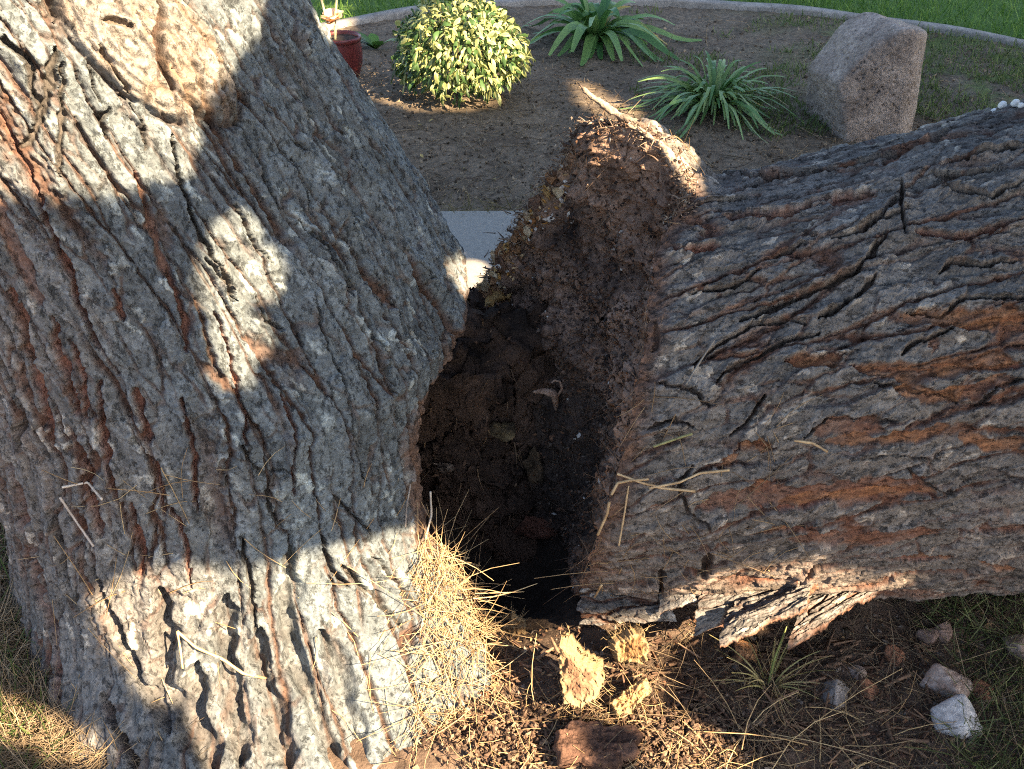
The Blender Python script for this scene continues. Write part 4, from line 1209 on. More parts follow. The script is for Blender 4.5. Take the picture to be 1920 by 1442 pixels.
def hero(pix, surfP, surfPX, surfPY, surfF, surfN, label, w=.0022, col=((.34, .22, .11), (.5, .36, .2))):
    pts = []
    for a, b in pix:
        d = (surfPX - a) ** 2 + (surfPY - b) ** 2 + np.where(surfF, 0, 1e9)
        i = np.unravel_index(np.argmin(d), d.shape)
        pts.append(surfP[i] + surfN[i] * .017)
    c0 = np.array(pts[0])
    o = spike('pine_needle', pts, [w] * len(pts), None, c0, 960 + len(pix), col, M_needle, ns=24, nc=6)
    o.location = c0
    tag(o, label, 'pine needle', 'single long needles on the bark')


LG = (LOG_P, LOG_PX, LOG_PY, LOG_F, LOG_N); TR_ = (TREE_P, TREE_PX, TREE_PY, TREE_F, TREE_N)
hero([(1100, 872), (1150, 885), (1200, 900), (1240, 910), (1300, 912)], *LG, 'long brown needle lying across the fallen trunk near the break')
hero([(1130, 925), (1150, 905), (1180, 897), (1215, 893)], *LG, 'short pale curved needle below the long brown needle')
hero([(1215, 910), (1270, 900), (1310, 882), (1365, 874)], *LG, 'brown needle crossing the long one and pointing up right')
hero([(1485, 820), (1520, 825), (1548, 842)], *LG, 'stiff tan needle beside the orange bared bark')
hero([(1225, 833), (1260, 822), (1295, 810)], *LG, 'greenish needle slanting on grey bark above the crossed needles', col=((.2, .19, .08), (.3, .28, .12)))
hero([(1280, 720), (1310, 680), (1335, 645)], *LG, 'thin grey needle standing in a diagonal bark crack', .0015, ((.2, .17, .14), (.32, .28, .22)))
hero([(1085, 1000), (1090, 960), (1098, 930)], *LG, 'pale needle hanging at the edge of the break')
hero([(1160, 1010), (1170, 960), (1178, 910)], *LG, 'slender upright needle on the bark beside the break', .0015)
hero([(1095, 1160), (1110, 1120), (1128, 1085)], *LG, 'pale needle standing near the foot of the break')
hero([(130, 900), (165, 905), (203, 917)], *TR_, 'straight pale needle lying across a reddish bark crack', .002, ((.4, .34, .27), (.55, .48, .4)))
hero([(122, 925), (150, 965), (192, 1003)], *TR_, 'long needle slanting down below the straight pale one', .002, ((.3, .25, .2), (.45, .38, .32)))
hero([(338, 1172), (370, 1205), (420, 1235), (460, 1258), (497, 1275)], *TR_, 'long straw needle across the lit bark ridges', .0025)
hero([(338, 1172), (346, 1205), (353, 1238)], *TR_, 'short straw needle joined to the long one on the ridges', .002)
hero([(745, 985), (750, 945), (762, 905)], *TR_, 'thin dark needle upright beside the lip of the hollow', .0015, ((.2, .16, .13), (.32, .27, .22)))
hero([(792, 1010), (800, 965), (793, 920)], *TR_, 'curved pale needle at the lip of the hollow', .002, ((.32, .27, .22), (.5, .44, .36)))

# ground litter near the trunks
def litter(name, poly, n, ln, wd, seed, c0, c1, up=.15, mat=None, zoff=.006):
    gg = np.random.default_rng(seed)
    P0 = []
    xs = [q[0] for q in poly]; ys = [q[1] for q in poly]
    while len(P0) < n:
        a = gg.uniform(min(xs), max(xs), 4000); b = gg.uniform(min(ys), max(ys), 4000)
        k = inpoly(a, b, poly)
        P0 += list(zip(a[k], b[k]))
    P0 = np.array(P0[:n])
    W_ = np.array([at_z(a, b, 0) for a, b in P0])
    W_[:, 2] = soil_z(W_[:, 0], W_[:, 1]) + gg.uniform(-.002, zoff, n)
    dv = np.stack([gg.normal(size=n), gg.normal(size=n), np.abs(gg.normal(size=n)) * up], 1)
    return needles(name, W_, dv, gg.uniform(*ln, n), gg.uniform(*wd, n), seed, c0, c1, mat=mat)


litter('needle_litter', [(-60, 900), (30, 930), (110, 1240), (130, 1330), (330, 1460), (-60, 1500)], 3200, (.04, .12), (.0012, .0022), 61, (.12, .09, .06), (.34, .25, .15), .25, zoff=.02)
litter('grass', [(-60, 900), (25, 930), (60, 1150), (90, 1290), (130, 1460), (-60, 1500)], 650, (.03, .09), (.0018, .003), 62, (.05, .085, .02), (.12, .15, .05), 1.3, M_grass)
litter('needle_litter', [(1240, 1180), (1660, 1090), (1980, 1080), (1980, 1500), (1150, 1500), (1000, 1350)], 1300, (.03, .10), (.0011, .0020), 63, (.07, .05, .035), (.26, .19, .11), .25, zoff=.012)
litter('grass', [(1680, 1110), (1980, 1090), (1980, 1500), (1780, 1500), (1800, 1250)], 1100, (.02, .075), (.0014, .0026), 64, (.05, .075, .02), (.16, .17, .07), 1.0, M_grass)
litter('needle_litter', [(900, 1330), (1240, 1330), (1400, 1480), (880, 1480)], 160, (.03, .09), (.0012, .0020), 65, straw0, straw1, .35, zoff=.02)
litter('needle_litter', [(1380, 1340), (1720, 1370), (1620, 1480), (1300, 1480)], 40, (.08, .20), (.0016, .0026), 66, straw0, straw1, .35, zoff=.03)
# crumbs of bark and wood on the churned soil
n = 4200
ab = np.stack([g.uniform(900, 1960, n), g.uniform(1150, 1480, n)], 1)
W_ = np.array([at_z(a, b, 0) for a, b in ab]); W_[:, 2] = soil_z(W_[:, 0], W_[:, 1])
V, Fb, ix = bits(W_, g.uniform(.0015, .007, n) * np.where(g.random(n) < .06, 2, 1), 67)
cc = np.array([(0.09, 0.05, 0.035), (0.16, 0.085, 0.05), (0.06, 0.042, 0.03), (0.30, 0.19, 0.10), (0.2, 0.16, 0.13)])[g.integers(0, 5, n)]
tag(mesh_obj('wood_debris', V, Fb, M_crumb, None, cc[ix], False, 3), kind='stuff')
# split wood and bark slivers strewn over the soil
n = 520
ab = np.stack([g.uniform(900, 1760, n), g.uniform(1200, 1460, n)], 1)
W_ = np.array([at_z(a, b, 0) for a, b in ab]); W_[:, 2] = soil_z(W_[:, 0], W_[:, 1]) + g.uniform(.001, .008, n)
dv = np.stack([g.normal(size=n), g.normal(size=n) * .6, g.normal(size=n) * .12], 1)
needles('wood_slivers', W_, dv, g.uniform(.015, .06, n), g.uniform(.003, .010, n), 69, (.07, .042, .03), (.24, .15, .095), bendk=.06, mat=M_crumb)
# pale gritty heap catching the light at the bottom
n = 4200
ab = np.concatenate([np.stack([g.normal(1280, 70, 2600), g.normal(1400, 34, 2600)], 1), np.stack([g.normal(960, 70, 1600), g.normal(1400, 36, 1600)], 1)])
W_ = np.array([at_z(a, b, 0) for a, b in ab]); W_[:, 2] = soil_z(W_[:, 0], W_[:, 1]) + np.abs(g.normal(0, .008, n))
V, Fb, ix = bits(W_, g.uniform(.002, .008, n), 68)
cc = np.array([(0.14, 0.09, 0.06), (0.10, 0.062, 0.042), (0.20, 0.14, 0.095), (0.065, 0.042, 0.03)])[g.integers(0, 4, n)]
tag(mesh_obj('wood_debris', V, Fb, M_crumb, None, cc[ix], False, 3), kind='stuff')

# dry grass tuft
tuft = thing('grass_tuft', 'dry pale grass tuft with one green stalk in front of the bark slabs', 'grass tuft', at_z(1440, 1290, 0))
t0 = np.array(tuft.location)
n = 42
gg = np.random.default_rng(71)
ang = gg.uniform(0, 6.28, n)
dv = np.stack([np.cos(ang) * .4, np.sin(ang) * .4, gg.uniform(.6, 1.6, n)], 1)
ln = gg.uniform(.05, .15, n)
bend = np.stack([np.cos(ang) * .05, np.sin(ang) * .05, -gg.uniform(.0, .06, n)], 1)
for k in range(n):
    V, Fb, ix, tt = strips(np.array([[math.cos(ang[k]) * .008, math.sin(ang[k]) * .008, -.003]]), dv[k:k + 1], ln[k:k + 1], np.array([.0035]), bend[k:k + 1], 6, 2, 72 + k, .3)
    cl = mix((.46, .37, .19), (.28, .28, .10), np.full(len(V), gg.random()))
    mesh_obj('blade', V, Fb, M_grass, tuft, cl)
st = [at_y(1440, 1285, 1.24) - t0, at_y(1452, 1235, 1.245) - t0, at_y(1475, 1175, 1.25) - t0]
st[0][2] = 0
spike('stalk', st, [.0026, .0022, .0012], tuft, np.zeros(3), 75, ((.16, .2, .06), (.28, .3, .11)), M_grass, ns=14, nc=6)

# ================================================================== garden bed: twigs, fallen leaves, fringe
def scatter_bed(n, seed):
    gg = np.random.default_rng(seed)
    ab = np.stack([gg.uniform(560, 1960, n), 30 + 370 * gg.random(n) ** .8], 1)
    W_ = np.array([at_z(a, b, .05) for a, b in ab])
    k = (W_[:, 1] > 3.36) & (W_[:, 1] < EY(W_[:, 0]) - .06)
    W_ = W_[k]
    W_[:, 2] = soil_z(W_[:, 0], W_[:, 1]) + .004
    return W_, gg


W_, gg = scatter_bed(2400, 81)
n = len(W_)
dv = np.stack([gg.normal(size=n), gg.normal(size=n), np.abs(gg.normal(size=n)) * .12], 1)
needles('needle_litter', W_, dv, gg.uniform(.03, .14, n), gg.uniform(.002, .0035, n), 82, (.10, .07, .05), (.30, .23, .14))
W_, gg = scatter_bed(4200, 83)
n = len(W_)
V, Fb, ix = bits(W_, gg.uniform(.003, .012, n), 84)
cc = np.array([(0.10, 0.078, 0.055), (0.19, 0.155, 0.11), (0.075, 0.058, 0.042), (0.28, 0.22, 0.15)])[gg.integers(0, 4, n)]
tag(mesh_obj('soil_clods', V, Fb, M_crumb, None, cc[ix], False, 3), kind='stuff')
# dry grass fringe along the path
n = 700
gg = np.random.default_rng(85)
x = gg.uniform(-.9, .6, n); y = pth_far + np.abs(gg.normal(0.03, .06, n))
W_ = np.stack([x, y, soil_z(x, y)], 1)
dv = np.stack([gg.normal(size=n) * .7, -np.abs(gg.normal(size=n)) * .5, gg.uniform(.1, .9, n)], 1)
needles('grass', W_, dv, gg.uniform(.03, .10, n), gg.uniform(.002, .0035, n), 86, (.12, .11, .05), (.30, .24, .13), mat=M_grass)
# moss and short grass patches right of the boulder, lawn blades
n = 12000
gg = np.random.default_rng(87)
ab = np.stack([gg.uniform(1180, 1980, n), gg.uniform(20, 260, n)], 1)
W_ = np.array([at_z(a, b, .05) for a, b in ab])
k = (W_[:, 1] < EY(W_[:, 0]) - .06) & (fbm2(W_[:, 0] * 2.2, W_[:, 1] * 2.2, 88, 3) + .45 * sst(1.2, 2.4, W_[:, 0]) > .10)
W_ = W_[k]; n = len(W_)
W_[:, 2] = soil_z(W_[:, 0], W_[:, 1])
dv = np.stack([gg.normal(size=n) * .5, gg.normal(size=n) * .5, np.ones(n)], 1)
needles('grass', W_, dv, gg.uniform(.015, .05, n), gg.uniform(.003, .005, n), 89, (.07, .11, .03), (.17, .22, .07), mat=M_grass)
n = 16000
x = np.concatenate([gg.uniform(-2.6, 0.1, 5000), gg.uniform(.6, 5.2, 11000)])
y = EY(x) + .06 + gg.random(n) ** 1.5 * 3.0
W_ = np.stack([x, y, np.full(n, .055)], 1)
dv = np.stack([gg.normal(size=n) * .45, gg.normal(size=n) * .45, np.ones(n)], 1)
needles('grass', W_, dv, gg.uniform(.03, .075, n), gg.uniform(.004, .007, n), 90, (.07, .16, .025), (.16, .27, .05), mat=M_grass)

# tiny yellow fallen leaves
for k, (a, b, w, lb) in enumerate([(733, 262, 16, 'pale yellow leaf on soil close to the standing trunk'), (787, 232, 9, 'tiny yellow leaf below the round shrub'), (808, 226, 7, 'tiny cream leaf right of the yellow one below the shrub'),
                                   (790, 282, 9, 'small dry leaf halfway down the soil bank'), (872, 300, 10, 'small greenish fallen leaf above the path'), (926, 318, 9, 'yellowish fallen leaf near the splintered rim')]):
    c0 = at_z(a, b, .055)
    c0[2] = float(soil_z(c0[[0]], c0[[1]])[0]) + .008
    r_ = w / FPX * np.linalg.norm(c0 - CP) * .6
    t_ = np.linspace(0, 1, 9)
    wd = np.sin(t_ * np.pi) ** .8 * r_ * .55
    V = np.concatenate([np.stack([(t_ - .5) * 2 * r_, wd, .25 * r_ * np.sin(t_ * 5)], 1), np.stack([(t_ - .5) * 2 * r_, wd * 0, .05 * r_ + .25 * r_ * np.sin(t_ * 5)], 1), np.stack([(t_ - .5) * 2 * r_, -wd, .2 * r_ + .25 * r_ * np.sin(t_ * 5)], 1)])
    o = mesh_obj('fallen_leaf', V, grid_faces(3, 9), M_petal, None, np.tile((.50, .40, .16), (27, 1)))
    o.location = c0; o.rotation_euler = (.1, .2, k * 1.7)
    tag(o, lb, 'fallen leaf')

# ================================================================== plants
def leaf_mesh(pts, width, side, seg=8, fold=.12, shape='strap'):
    """Leaf following control points with a midrib fold."""
    Pp = np.array(pts, float)
    k = np.linspace(0, len(Pp) - 1, seg + 1)
    ctr = np.stack([np.interp(k, np.arange(len(Pp)), Pp[:, j]) for j in range(3)], 1)
    t = k / k[-1]
    w = width * (np.sin(np.pi * np.clip(t * .86 + .10, 0, 1)) ** .55 if shape == 'strap' else np.sin(np.pi * np.clip(t * .94 + .04, 0, 1)) ** .9)
    tg = np.gradient(ctr, axis=0); tg /= np.linalg.norm(tg, axis=1, keepdims=True) + 1e-9
    s = np.cross(tg, np.cross(side, tg)); s = s / (np.linalg.norm(s, axis=1, keepdims=True) + 1e-9)
    nr = np.cross(tg, s)
    V = np.stack([ctr - s * w[:, None] / 2 + nr * w[:, None] * fold, ctr, ctr + s * w[:, None] / 2 + nr * w[:, None] * fold], 1)
    return V.reshape(-1, 3), grid_faces(seg + 1, 3), np.repeat(t, 3)


def strap_plant(name, base, n, lmin, lmax, width, label, cat, c0, c1, seed, arch, lift, yellow=.06):
    root = thing(name, label, cat, base)
    gg = np.random.default_rng(seed)
    for k in range(n):
        a = k * 2.39996 + gg.normal() * .3
        L = gg.uniform(lmin, lmax)
        el = gg.uniform(*lift)
        d = np.array([math.cos(a) * math.cos(el), math.sin(a) * math.cos(el), math.sin(el)])
        tw = gg.normal(size=3) * .12
        ts_ = np.linspace(0, 1, 7)
        ar = gg.uniform(*arch)
        pts = [np.array([math.cos(a), math.sin(a), 0]) * .02 + d * L * t + np.array([math.cos(a) * .25, math.sin(a) * .25, -1]) * L * ar * t ** 2.2 + tw * L * t ** 2 * .5 for t in ts_]
        pts = [np.array([q[0], q[1], max(q[2], .006 + .01 * gg.random())]) for q in pts]
        side = np.array([-math.sin(a), math.cos(a), 0]) + gg.normal(size=3) * .25
        V, Fc, t = leaf_mesh(pts, width * gg.uniform(.75, 1.2), side, 9)
        cl = np.array(c0) * (1 - (q_ := gg.random())) + np.array(c1) * q_
        if gg.random() < yellow: cl = np.array((.34, .26, .05))
        colr = cl[None] * (0.85 + .3 * t[:, None]) + np.array([.10, .09, .03]) * np.clip(.25 - t, 0, 1)[:, None] * 2
        mesh_obj('leaf', V, Fc, M_strap, root, colr)
    return root


b2 = at_z(1335, 205, .05); b2[2] = .05
strap_plant('strappy_plant', b2, 190, .22, .44, .0165, 'low clump of narrow arching green leaves beside the boulder', 'plant', (.09, .20, .055), (.26, .37, .13), 92, (.42, 1.0), (.6, 1.5), .02)
b1 = at_z(1115, 85, .05); b1[2] = .05
strap_plant('strappy_plant', b1, 64, .30, .56, .044, 'tall clump of broad strap leaves behind the round shrub', 'plant', (.06, .16, .04), (.17, .29, .08), 93, (.45, 1.0), (.75, 1.5), .05)

# round variegated shrub
sb = at_z(866, 190, .05); sb[2] = .04
shrub = thing('round_shrub', 'round clipped shrub with cream and green variegated leaves', 'shrub', (sb[0], sb[1] + .10, .04))
gg = np.random.default_rng(94)
NL = 3200
allV, allF, allC, off = [], [], [], 0
order = []
for k in range(NL):
    while True:
        d = gg.normal(size=3); d /= np.linalg.norm(d)
        if d[2] > -.55: break
    rr_ = gg.uniform(.80, 1.06) if k < 2600 else gg.uniform(.4, .8)
    ctr = d * np.array([.268, .265, .218]) * rr_ * (1 + .07 * math.sin(d[0] * 9 + d[2] * 7) + .05 * math.sin(d[1] * 13 - d[0] * 5)) + np.array([0, 0, .192])
    if ctr[2] < .02: ctr[2] = .02 + .03 * gg.random()
    L = gg.uniform(.024, .048)
    dirv = d * .55 + np.array([0, 0, gg.uniform(-.9, .45)]) + gg.normal(size=3) * .45
    dirv /= np.linalg.norm(dirv)
    side = np.cross(dirv, d) + gg.normal(size=3) * .3
    L *= 1.0
    pts = [ctr + dirv * L * (t - .3) + d * .008 * math.sin(t * 3) - np.array([0, 0, .012]) * t * t for t in (0, .33, .66, 1)]
    V, Fc, t = leaf_mesh(pts, L * .42, side, 4, .15, 'leaf')
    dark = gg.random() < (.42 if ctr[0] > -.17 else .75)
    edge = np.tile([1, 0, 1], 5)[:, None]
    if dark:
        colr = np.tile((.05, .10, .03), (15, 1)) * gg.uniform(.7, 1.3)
    else:
        cream = np.array((.47, .47, .20)) * gg.uniform(.8, 1.2); mid_ = np.array((.14, .21, .05)) * gg.uniform(.8, 1.3)
        colr = cream * (.35 + .65 * edge) + mid_ * (.65 - .65 * edge)
    order.append((ctr[1] - .3 * ctr[2] + (.5 if rr_ < .8 else 0), V, Fc, colr))
order.sort(key=lambda q: q[0])
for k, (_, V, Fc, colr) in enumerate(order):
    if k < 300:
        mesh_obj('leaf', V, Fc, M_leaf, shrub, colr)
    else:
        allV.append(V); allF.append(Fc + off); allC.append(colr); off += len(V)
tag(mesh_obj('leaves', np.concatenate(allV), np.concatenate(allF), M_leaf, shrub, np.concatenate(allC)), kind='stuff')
for k in range(7):
    a = k * .9
    spike('stem', [(0, 0, -.02), (math.cos(a) * .05, math.sin(a) * .05, .1), (math.cos(a) * .13, math.sin(a) * .13, .3)], [.008, .006, .003], shrub, np.zeros(3), 980 + k, ((.10, .07, .05), (.18, .13, .09)), M_rot, ns=10, nc=6)

# seedling beside the pot
s0_ = at_z(705, 92, .05)
seedl = thing('seedling', 'small green leafy seedling between the red pot and the round shrub', 'plant', (s0_[0], s0_[1], .05))
gg = np.random.default_rng(95)
for k in range(11):
    a = gg.uniform(0, 6.28); L = gg.uniform(.07, .13)
    d = np.array([math.cos(a) * 1.0, math.sin(a) * .6, gg.uniform(.5, 1.2)])
    pts = [d * L * t + np.array([0, 0, -.03]) * t * t for t in (0, .4, .7, 1)]
    V, Fc, t = leaf_mesh(pts, L * .5, np.array([-math.sin(a), math.cos(a), 0]), 5, .1, 'leaf')
    mesh_obj('leaf', V, Fc, M_leaf, seedl, np.tile(np.array((.08, .17, .03)) * gg.uniform(.8, 1.4), (len(V), 1)))

# red pot with a bloom behind the standing trunk
pb = at_z(642, 150, .05)
pot = thing('flower_pot', 'red glazed flower pot half hidden behind the standing trunk', 'flower pot', (pb[0], pb[1] + .06, .045))


def lathe(name, prof, parent, mat, colf, nc=32, loc=(0, 0, 0)):
    pr = np.array(prof)
    a = np.linspace(0, 2 * np.pi, nc, endpoint=False)
    V = np.stack([pr[:, :1] * np.cos(a), pr[:, :1] * np.sin(a), np.repeat(pr[:, 1:], nc, 1)], -1).reshape(-1, 3) + np.array(loc)
    return mesh_obj(name, V, grid_faces(len(pr), nc, True), mat, parent, colf(V))


lathe('body', [(.001, 0), (.058, 0), (.070, .01), (.088, .06), (.092, .11), (.086, .165)], pot, M_pot, lambda V: np.tile((.15, .030, .028), (len(V), 1)))
lathe('rim', [(.084, .163), (.090, .166), (.091, .182), (.086, .186), (.079, .180), (.079, .160)], pot, M_pot, lambda V: np.tile((.16, .032, .03), (len(V), 1)))
lathe('soil_fill', [(.080, .170), (.04, .173), (.001, .176)], pot, M_soil, lambda V: np.tile((.06, .045, .035), (len(V), 1)))
bl = thing('flower', 'ruffled peach and cream bloom rising from the red pot', 'flower', tuple(at_y(622, 55, pb[1] + .04)))
gg = np.random.default_rng(96)
for k in range(16):
    a = k * 2.4; el = gg.uniform(-.2, 1.3)
    d = np.array([math.cos(a) * math.cos(el), math.sin(a) * math.cos(el), math.sin(el)])
    L = gg.uniform(.055, .085)
    pts = [d * L * t + np.array([0, 0, .03]) + np.array([0, 0, -.015]) * t ** 3 + gg.normal(size=3) * .003 for t in (0, .35, .7, 1)]
    V, Fc, t = leaf_mesh(pts, L * .8, np.array([-math.sin(a), math.cos(a), .2]), 6, .2, 'leaf')
    mesh_obj('petal', V, Fc, M_petal, bl, mix((.72, .38, .18), (.85, .68, .48), np.clip(t + gg.normal() * .2, 0, 1)))
for dx, px2 in ((-.02, 592), (.02, 634)):
    topp = at_y(px2, -40, pb[1] + .06) - np.array(bl.location)
    spike('stem', [(dx * .5, 0, -.05), (dx, 0, .05), tuple(topp)], [.006, .006, .005], bl, np.zeros(3), 990, ((.5, .46, .28), (.62, .58, .40)), M_petal, ns=16, nc=8)

# four little white balls on top of the fallen trunk
for k, (a, b, w, lb) in enumerate([(1861, 197, 13, 'small white ball on top of the fallen trunk, first from the left of four'), (1879, 194, 13, 'small white ball close beside the first one on the trunk'),
                                   (1903, 190, 13, 'small white ball third along the top of the trunk'), (1914, 197, 9, 'smallest white ball at the edge of the view on the trunk')]):
    d = (LOG_PX - a) ** 2 + (LOG_PY - (b + 8)) ** 2 + np.where(LOG_N[..., 2] > .1, 0, 1e9)
    i = np.unravel_index(np.argmin(d), d.shape)
    r_ = w / FPX * 2.0 / 2
    c0 = LOG_P[i] + np.array([0, 0, r_ * .8])
    rock('white_ball', c0, [(1, 0, 0, r_), (-1, 0, 0, r_), (0, 1, 0, r_), (0, -1, 0, r_), (0, 0, 1, r_), (0, 0, -1, r_), (1, 1, 1, r_), (-1, 1, 1, r_), (1, -1, 1, r_), (-1, -1, 1, r_)], lb, 'white ball', ((.75, .74, .70), (.85, .84, .82)), M_white, 991 + k, .05, 3, 'white balls on the fallen trunk')

# ================================================================== added tree out of the picture, crown cut to shape shade and sun patches
bpy.context.view_layer.update()
dg = bpy.context.evaluated_depsgraph_get()
LIT = [
 [(-60, -60), (490, -60), (470, 50), (425, 110), (378, 170), (345, 235), (338, 308), (300, 318), (250, 335), (130, 338), (0, 348), (-60, 350)],
 [(432, 425), (447, 410), (470, 440), (480, 500), (456, 555), (442, 600), (440, 720), (424, 725), (414, 640), (398, 570), (388, 500), (407, 460)], [(485, 485), (500, 478), (507, 545), (488, 560)], [(470, 605), (488, 622), (493, 662), (475, 668)],
 [(195, 1120), (262, 1085), (300, 1090), (330, 1080), (430, 1080), (540, 1075), (600, 1045), (680, 1035), (760, 1005), (825, 1015), (880, 1110), (910, 1200), (925, 1330), (1010, 1360), (1060, 1460), (400, 1460), (370, 1300), (280, 1295)],
 [(1035, 1175), (1080, 1180), (1150, 1240), (1140, 1325), (1040, 1320)], [(1160, 1170), (1220, 1165), (1220, 1240), (1160, 1235)], [(1140, 1290), (1225, 1270), (1215, 1330), (1150, 1345)],
 [(1240, 1372), (1300, 1360), (1350, 1400), (1340, 1440), (1235, 1440)],
 [(1325, 1090), (1480, 1072), (1575, 1098), (1520, 1140), (1440, 1130), (1350, 1185), (1295, 1190), (1310, 1150)], [(1530, 1140), (1640, 1095), (1650, 1104), (1560, 1160)],
 [(1080, 152), (1105, 158), (1230, 236), (1290, 272), (1305, 300), (1280, 300), (1180, 250), (1090, 190)],
 [(840, 490), (905, 496), (900, 540), (885, 560), (862, 535)],
 [(785, 40), (865, 15), (950, 40), (972, 105), (950, 165), (870, 180), (790, 160), (770, 100)],
 [(-40, 1310), (40, 1335), (180, 1400), (170, 1425), (60, 1380), (-40, 1350)], [(600, 10), (650, 10), (650, 55), (600, 55)],
 
]
e1 = np.cross(SUN, (0, 0, 1)); e1 /= np.linalg.norm(e1)
e2 = np.cross(e1, SUN)
CELL = 0.012
u0, v0 = -8.0, -6.0
nu, nv = int(18 / CELL), int(14 / CELL)


def dilate(m, n):
    for _ in range(n):
        q = m.copy()
        q[1:] |= m[:-1]; q[:-1] |= m[1:]; q[:, 1:] |= m[:, :-1]; q[:, :-1] |= m[:, 1:]
        m = q
    return m


def gaps(polys, step):
    m = np.zeros((nu, nv), bool)
    A, B2 = np.meshgrid(np.arange(-50, 1960, step), np.arange(-50, 1490, step), indexing='ij')
    k = np.zeros(A.shape, bool)
    for q in polys: k |= inpoly(A, B2, q)
    for a, b in zip(A[k], B2[k]):
        ok, loc, nor, idx, ob, mt = S.ray_cast(dg, Vector(CP), Vector(ray(a, b)).normalized())
        if ok:
            p = np.array(loc)
            x, y = int((p @ e1 - u0) / CELL), int((p @ e2 - v0) / CELL)
            if 0 <= x < nu and 0 <= y < nv: m[x, y] = True
    m = dilate(m, 1)
    return ~dilate(~m, 1)


near_m = gaps([q for q in LIT if min(c[1] for c in q) > 250 or max(c[0] for c in q) < 560 or q[0] == (1080, 152)], 7)
far_m = dilate(gaps([q for q in LIT if not (min(c[1] for c in q) > 250 or max(c[0] for c in q) < 560 or q[0] == (1080, 152))], 8), 1)
ras1 = near_m | far_m
SH = []
for a in range(-40, 1980, 60):
    for b in range(-20, 1480, 60):
        ok, loc, nor, idx, ob, mt = S.ray_cast(dg, Vector(CP), Vector(ray(a, b)).normalized())
        if ok and loc[1] < 7.5: SH.append((np.array(loc) @ e1, np.array(loc) @ e2))
SH = np.array(SH)
SHU = (SH[:, 0].min() - .3, SH[:, 0].max() + .3, SH[:, 1].min() - .3, SH[:, 1].max() + .3)
print('shade extent', SHU)

shade = thing('added_shade_tree', 'added leafy tree outside the view, crown gapped to shape the sun patches', 'tree', (4.6, -4.6, 0))
h0 = np.array(shade.location)
gg = np.random.default_rng(99)
NLV = 220000
ref = np.array([0.2, 1.8, 0.3])
# stretch of crown that stands between the sun and the ground in view
U0, U1, V0, V1 = SHU
uv = np.stack([gg.uniform(U0, U1, NLV), gg.uniform(V0, V1, NLV)], 1)
sizes = gg.uniform(.03, .17, NLV)
# small leaves crowd the rims of the gaps
ring = dilate(near_m, 9) & ~ras1
rc = np.argwhere(ring)
n1_ = int(len(rc) * 3.2)
ring2 = dilate(far_m, 16) & ~ras1 & ~ring
rc = np.concatenate([np.repeat(rc, 4, 0)[gg.permutation(len(rc) * 4)[:n1_]], np.repeat(np.argwhere(ring2), 2, 0)])
nsm = min(NLV - 60000, len(rc))
pick = rc[:nsm]
uv[:nsm] = np.array([u0, v0]) + (pick + gg.random((nsm, 2))) * CELL
sizes[:nsm] = np.where(np.arange(nsm) < n1_, gg.uniform(.014, .038, nsm), gg.uniform(.02, .055, nsm))
print('ring', len(rc), nsm, n1_)
nearr = np.zeros((nu // 8 + 1, nv // 8 + 1), bool)
for a in range(-40, 1980, 30):
    for b in range(-20, 1480, 30):
        ok, loc, nor, idx, ob, mt = S.ray_cast(dg, Vector(CP), Vector(ray(a, b)).normalized())
        if ok and loc[1] < 2.6:
            p = np.array(loc)
            nearr[int((p @ e1 - u0) / CELL / 8), int((p @ e2 - v0) / CELL / 8)] = True
nearr = dilate(nearr, 2)
isn = nearr[np.clip(((uv[:, 0] - u0) / CELL / 8).astype(int), 0, nu // 8), np.clip(((uv[:, 1] - v0) / CELL / 8).astype(int), 0, nv // 8)]
tdist = np.where(isn, gg.uniform(1.9, 3.4, NLV), gg.uniform(5.5, 8.5, NLV))
ctr = uv[:, :1] * e1 + uv[:, 1:] * e2 + (SUN * (ref @ SUN)) + SUN * tdist[:, None]
zmin = 1.8 + gg.random(NLV) * .7
ctr = ctr + SUN * np.maximum((zmin - ctr[:, 2]) / SUN[2], 0)[:, None]
keep = np.ones(NLV, bool)
iu = np.clip(((uv[:, 0] - u0) / CELL).astype(int), 0, nu - 1); iv = np.clip(((uv[:, 1] - v0) / CELL).astype(int), 0, nv - 1)
hit = np.zeros(NLV, bool)
for a in np.linspace(0, 6.28, 17)[:-1]:
    for q in (.35, .7, 1.0):
        ju = np.clip(((uv[:, 0] + math.cos(a) * sizes * .5 * q - u0) / CELL).astype(int), 0, nu - 1)
        jv = np.clip(((uv[:, 1] + math.sin(a) * sizes * .5 * q - v0) / CELL).astype(int), 0, nv - 1)
        hit |= ras1[ju, jv]
keep &= ~hit
keep &= (sizes < .10) | (gg.random(NLV) < .6)
ctr = ctr[keep]; sizes = sizes[keep]
n = len(ctr)
nrm = SUN + gg.normal(size=(n, 3)) * .45; nrm /= np.linalg.norm(nrm, axis=1, keepdims=True)
a1 = np.cross(nrm, gg.normal(size=(n, 3))); a1 /= np.linalg.norm(a1, axis=1, keepdims=True)
a2 = np.cross(nrm, a1)
qv = np.stack([ctr + a1 * sizes[:, None] * .5, ctr + a2 * sizes[:, None] * .36, ctr - a1 * sizes[:, None] * .5, ctr - a2 * sizes[:, None] * .36], 1)
cc = mix((.03, .06, .015), (.08, .12, .03), gg.random(n))
mesh_obj('crown', qv.reshape(-1, 3) - h0, np.arange(n * 4).reshape(-1, 4), M_canopy, shade, np.repeat(cc, 4, 0), False)
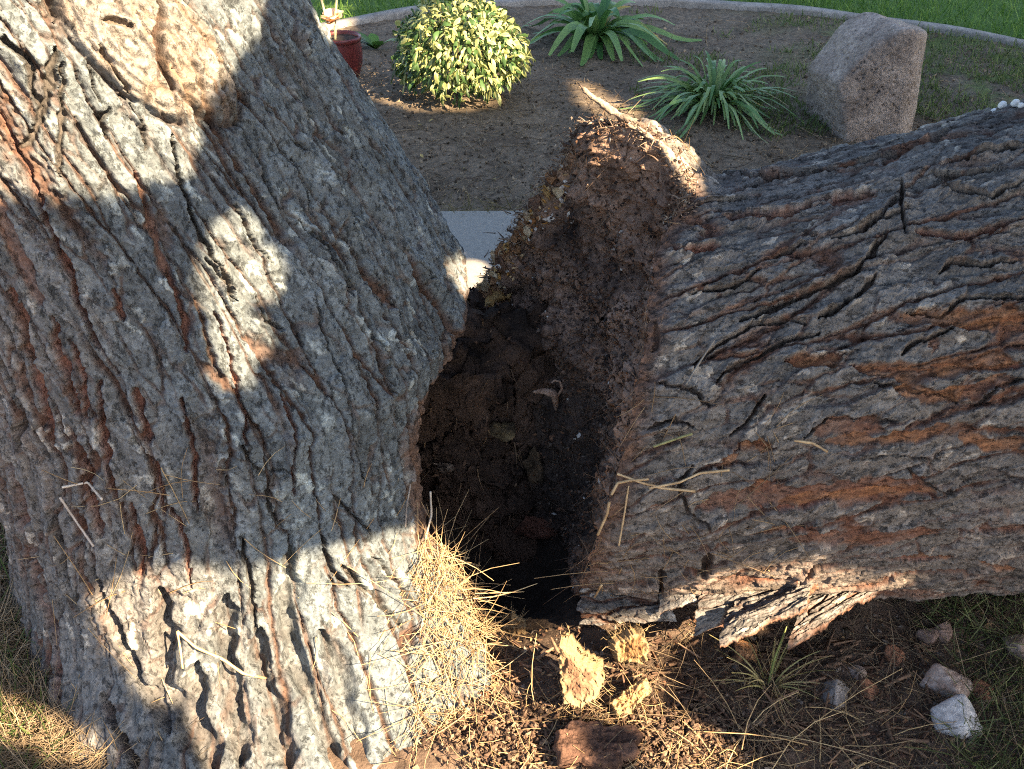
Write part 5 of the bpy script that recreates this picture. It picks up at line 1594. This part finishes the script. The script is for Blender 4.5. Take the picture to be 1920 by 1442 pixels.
spike('trunk', [(0, 0, -.1), (-.05, .02, 1.0), (-.1, .1, 2.4), (-1.6, 1.9, 3.6)], [.20, .15, .13, .06], shade, np.zeros(3), 995, ((.12, .09, .07), (.22, .18, .14)), M_bark, ns=30, nc=14)
print('canopy leaves', n)

# ------------------------------------------------------------------ what the ground cover and the setting are
SAY = {
 'pine_needles': ('mat of dry straw needles on the root flare of the standing trunk', 'pine needles'),
 'pine_needles.001': ('stiff straw needles poking out over the dark hollow', 'pine needles'),
 'pine_needles.002': ('few loose needles scattered over the lower bark of the standing trunk', 'pine needles'),
 'pine_needles.003': ('few brownish needles scattered over the bark of the fallen trunk', 'pine needles'),
 'needle_litter': ('dry needle litter on the ground left of the standing trunk', 'needle litter'),
 'needle_litter.001': ('dull needle litter on the soil below the fallen trunk', 'needle litter'),
 'needle_litter.002': ('pale needle litter around the flat bark chunk in front', 'needle litter'),
 'needle_litter.003': ('few extra long straw needles on the soil at the bottom', 'needle litter'),
 'needle_litter.004': ('dry needles and twigs scattered over the garden bed', 'needle litter'),
 'grass': ('green grass blades among needles left of the standing trunk', 'grass'),
 'grass.001': ('thin short grass under the fallen trunk near the stones', 'grass'),
 'grass.002': ('dry grass fringe along the far edge of the concrete path', 'grass'),
 'grass.003': ('patchy short grass and moss around the boulder', 'grass'),
 'grass.004': ('bright green lawn grass beyond the curved edging', 'grass'),
 'wood_debris': ('dark crumbs of bark and wood on the churned soil', 'wood debris'),
 'wood_debris.001': ('sunlit gritty heap of wood crumbs beside the bark chunk', 'wood debris'),
 'wood_slivers': ('split slivers of wood and bark strewn over the soil in front of the break', 'wood slivers'),
 'soil_clods': ('small clods on the soil of the garden bed', 'soil clods'),
 'soil': ('dry brown garden soil under and behind the trunks', 'ground'),
 'lawn': ('green lawn ground beyond the curved edging', 'lawn'),
 'edging': ('curved grey concrete edging strip between bed and lawn', 'edging'),
 'path': ('grey concrete path seen through the gap between the trunks', 'path'),
 'terrain': ('flat earth reaching to the horizon', 'ground'),
}
for nm, (lb, ct) in SAY.items():
    if nm in bpy.data.objects: tag(bpy.data.objects[nm], lb, ct)
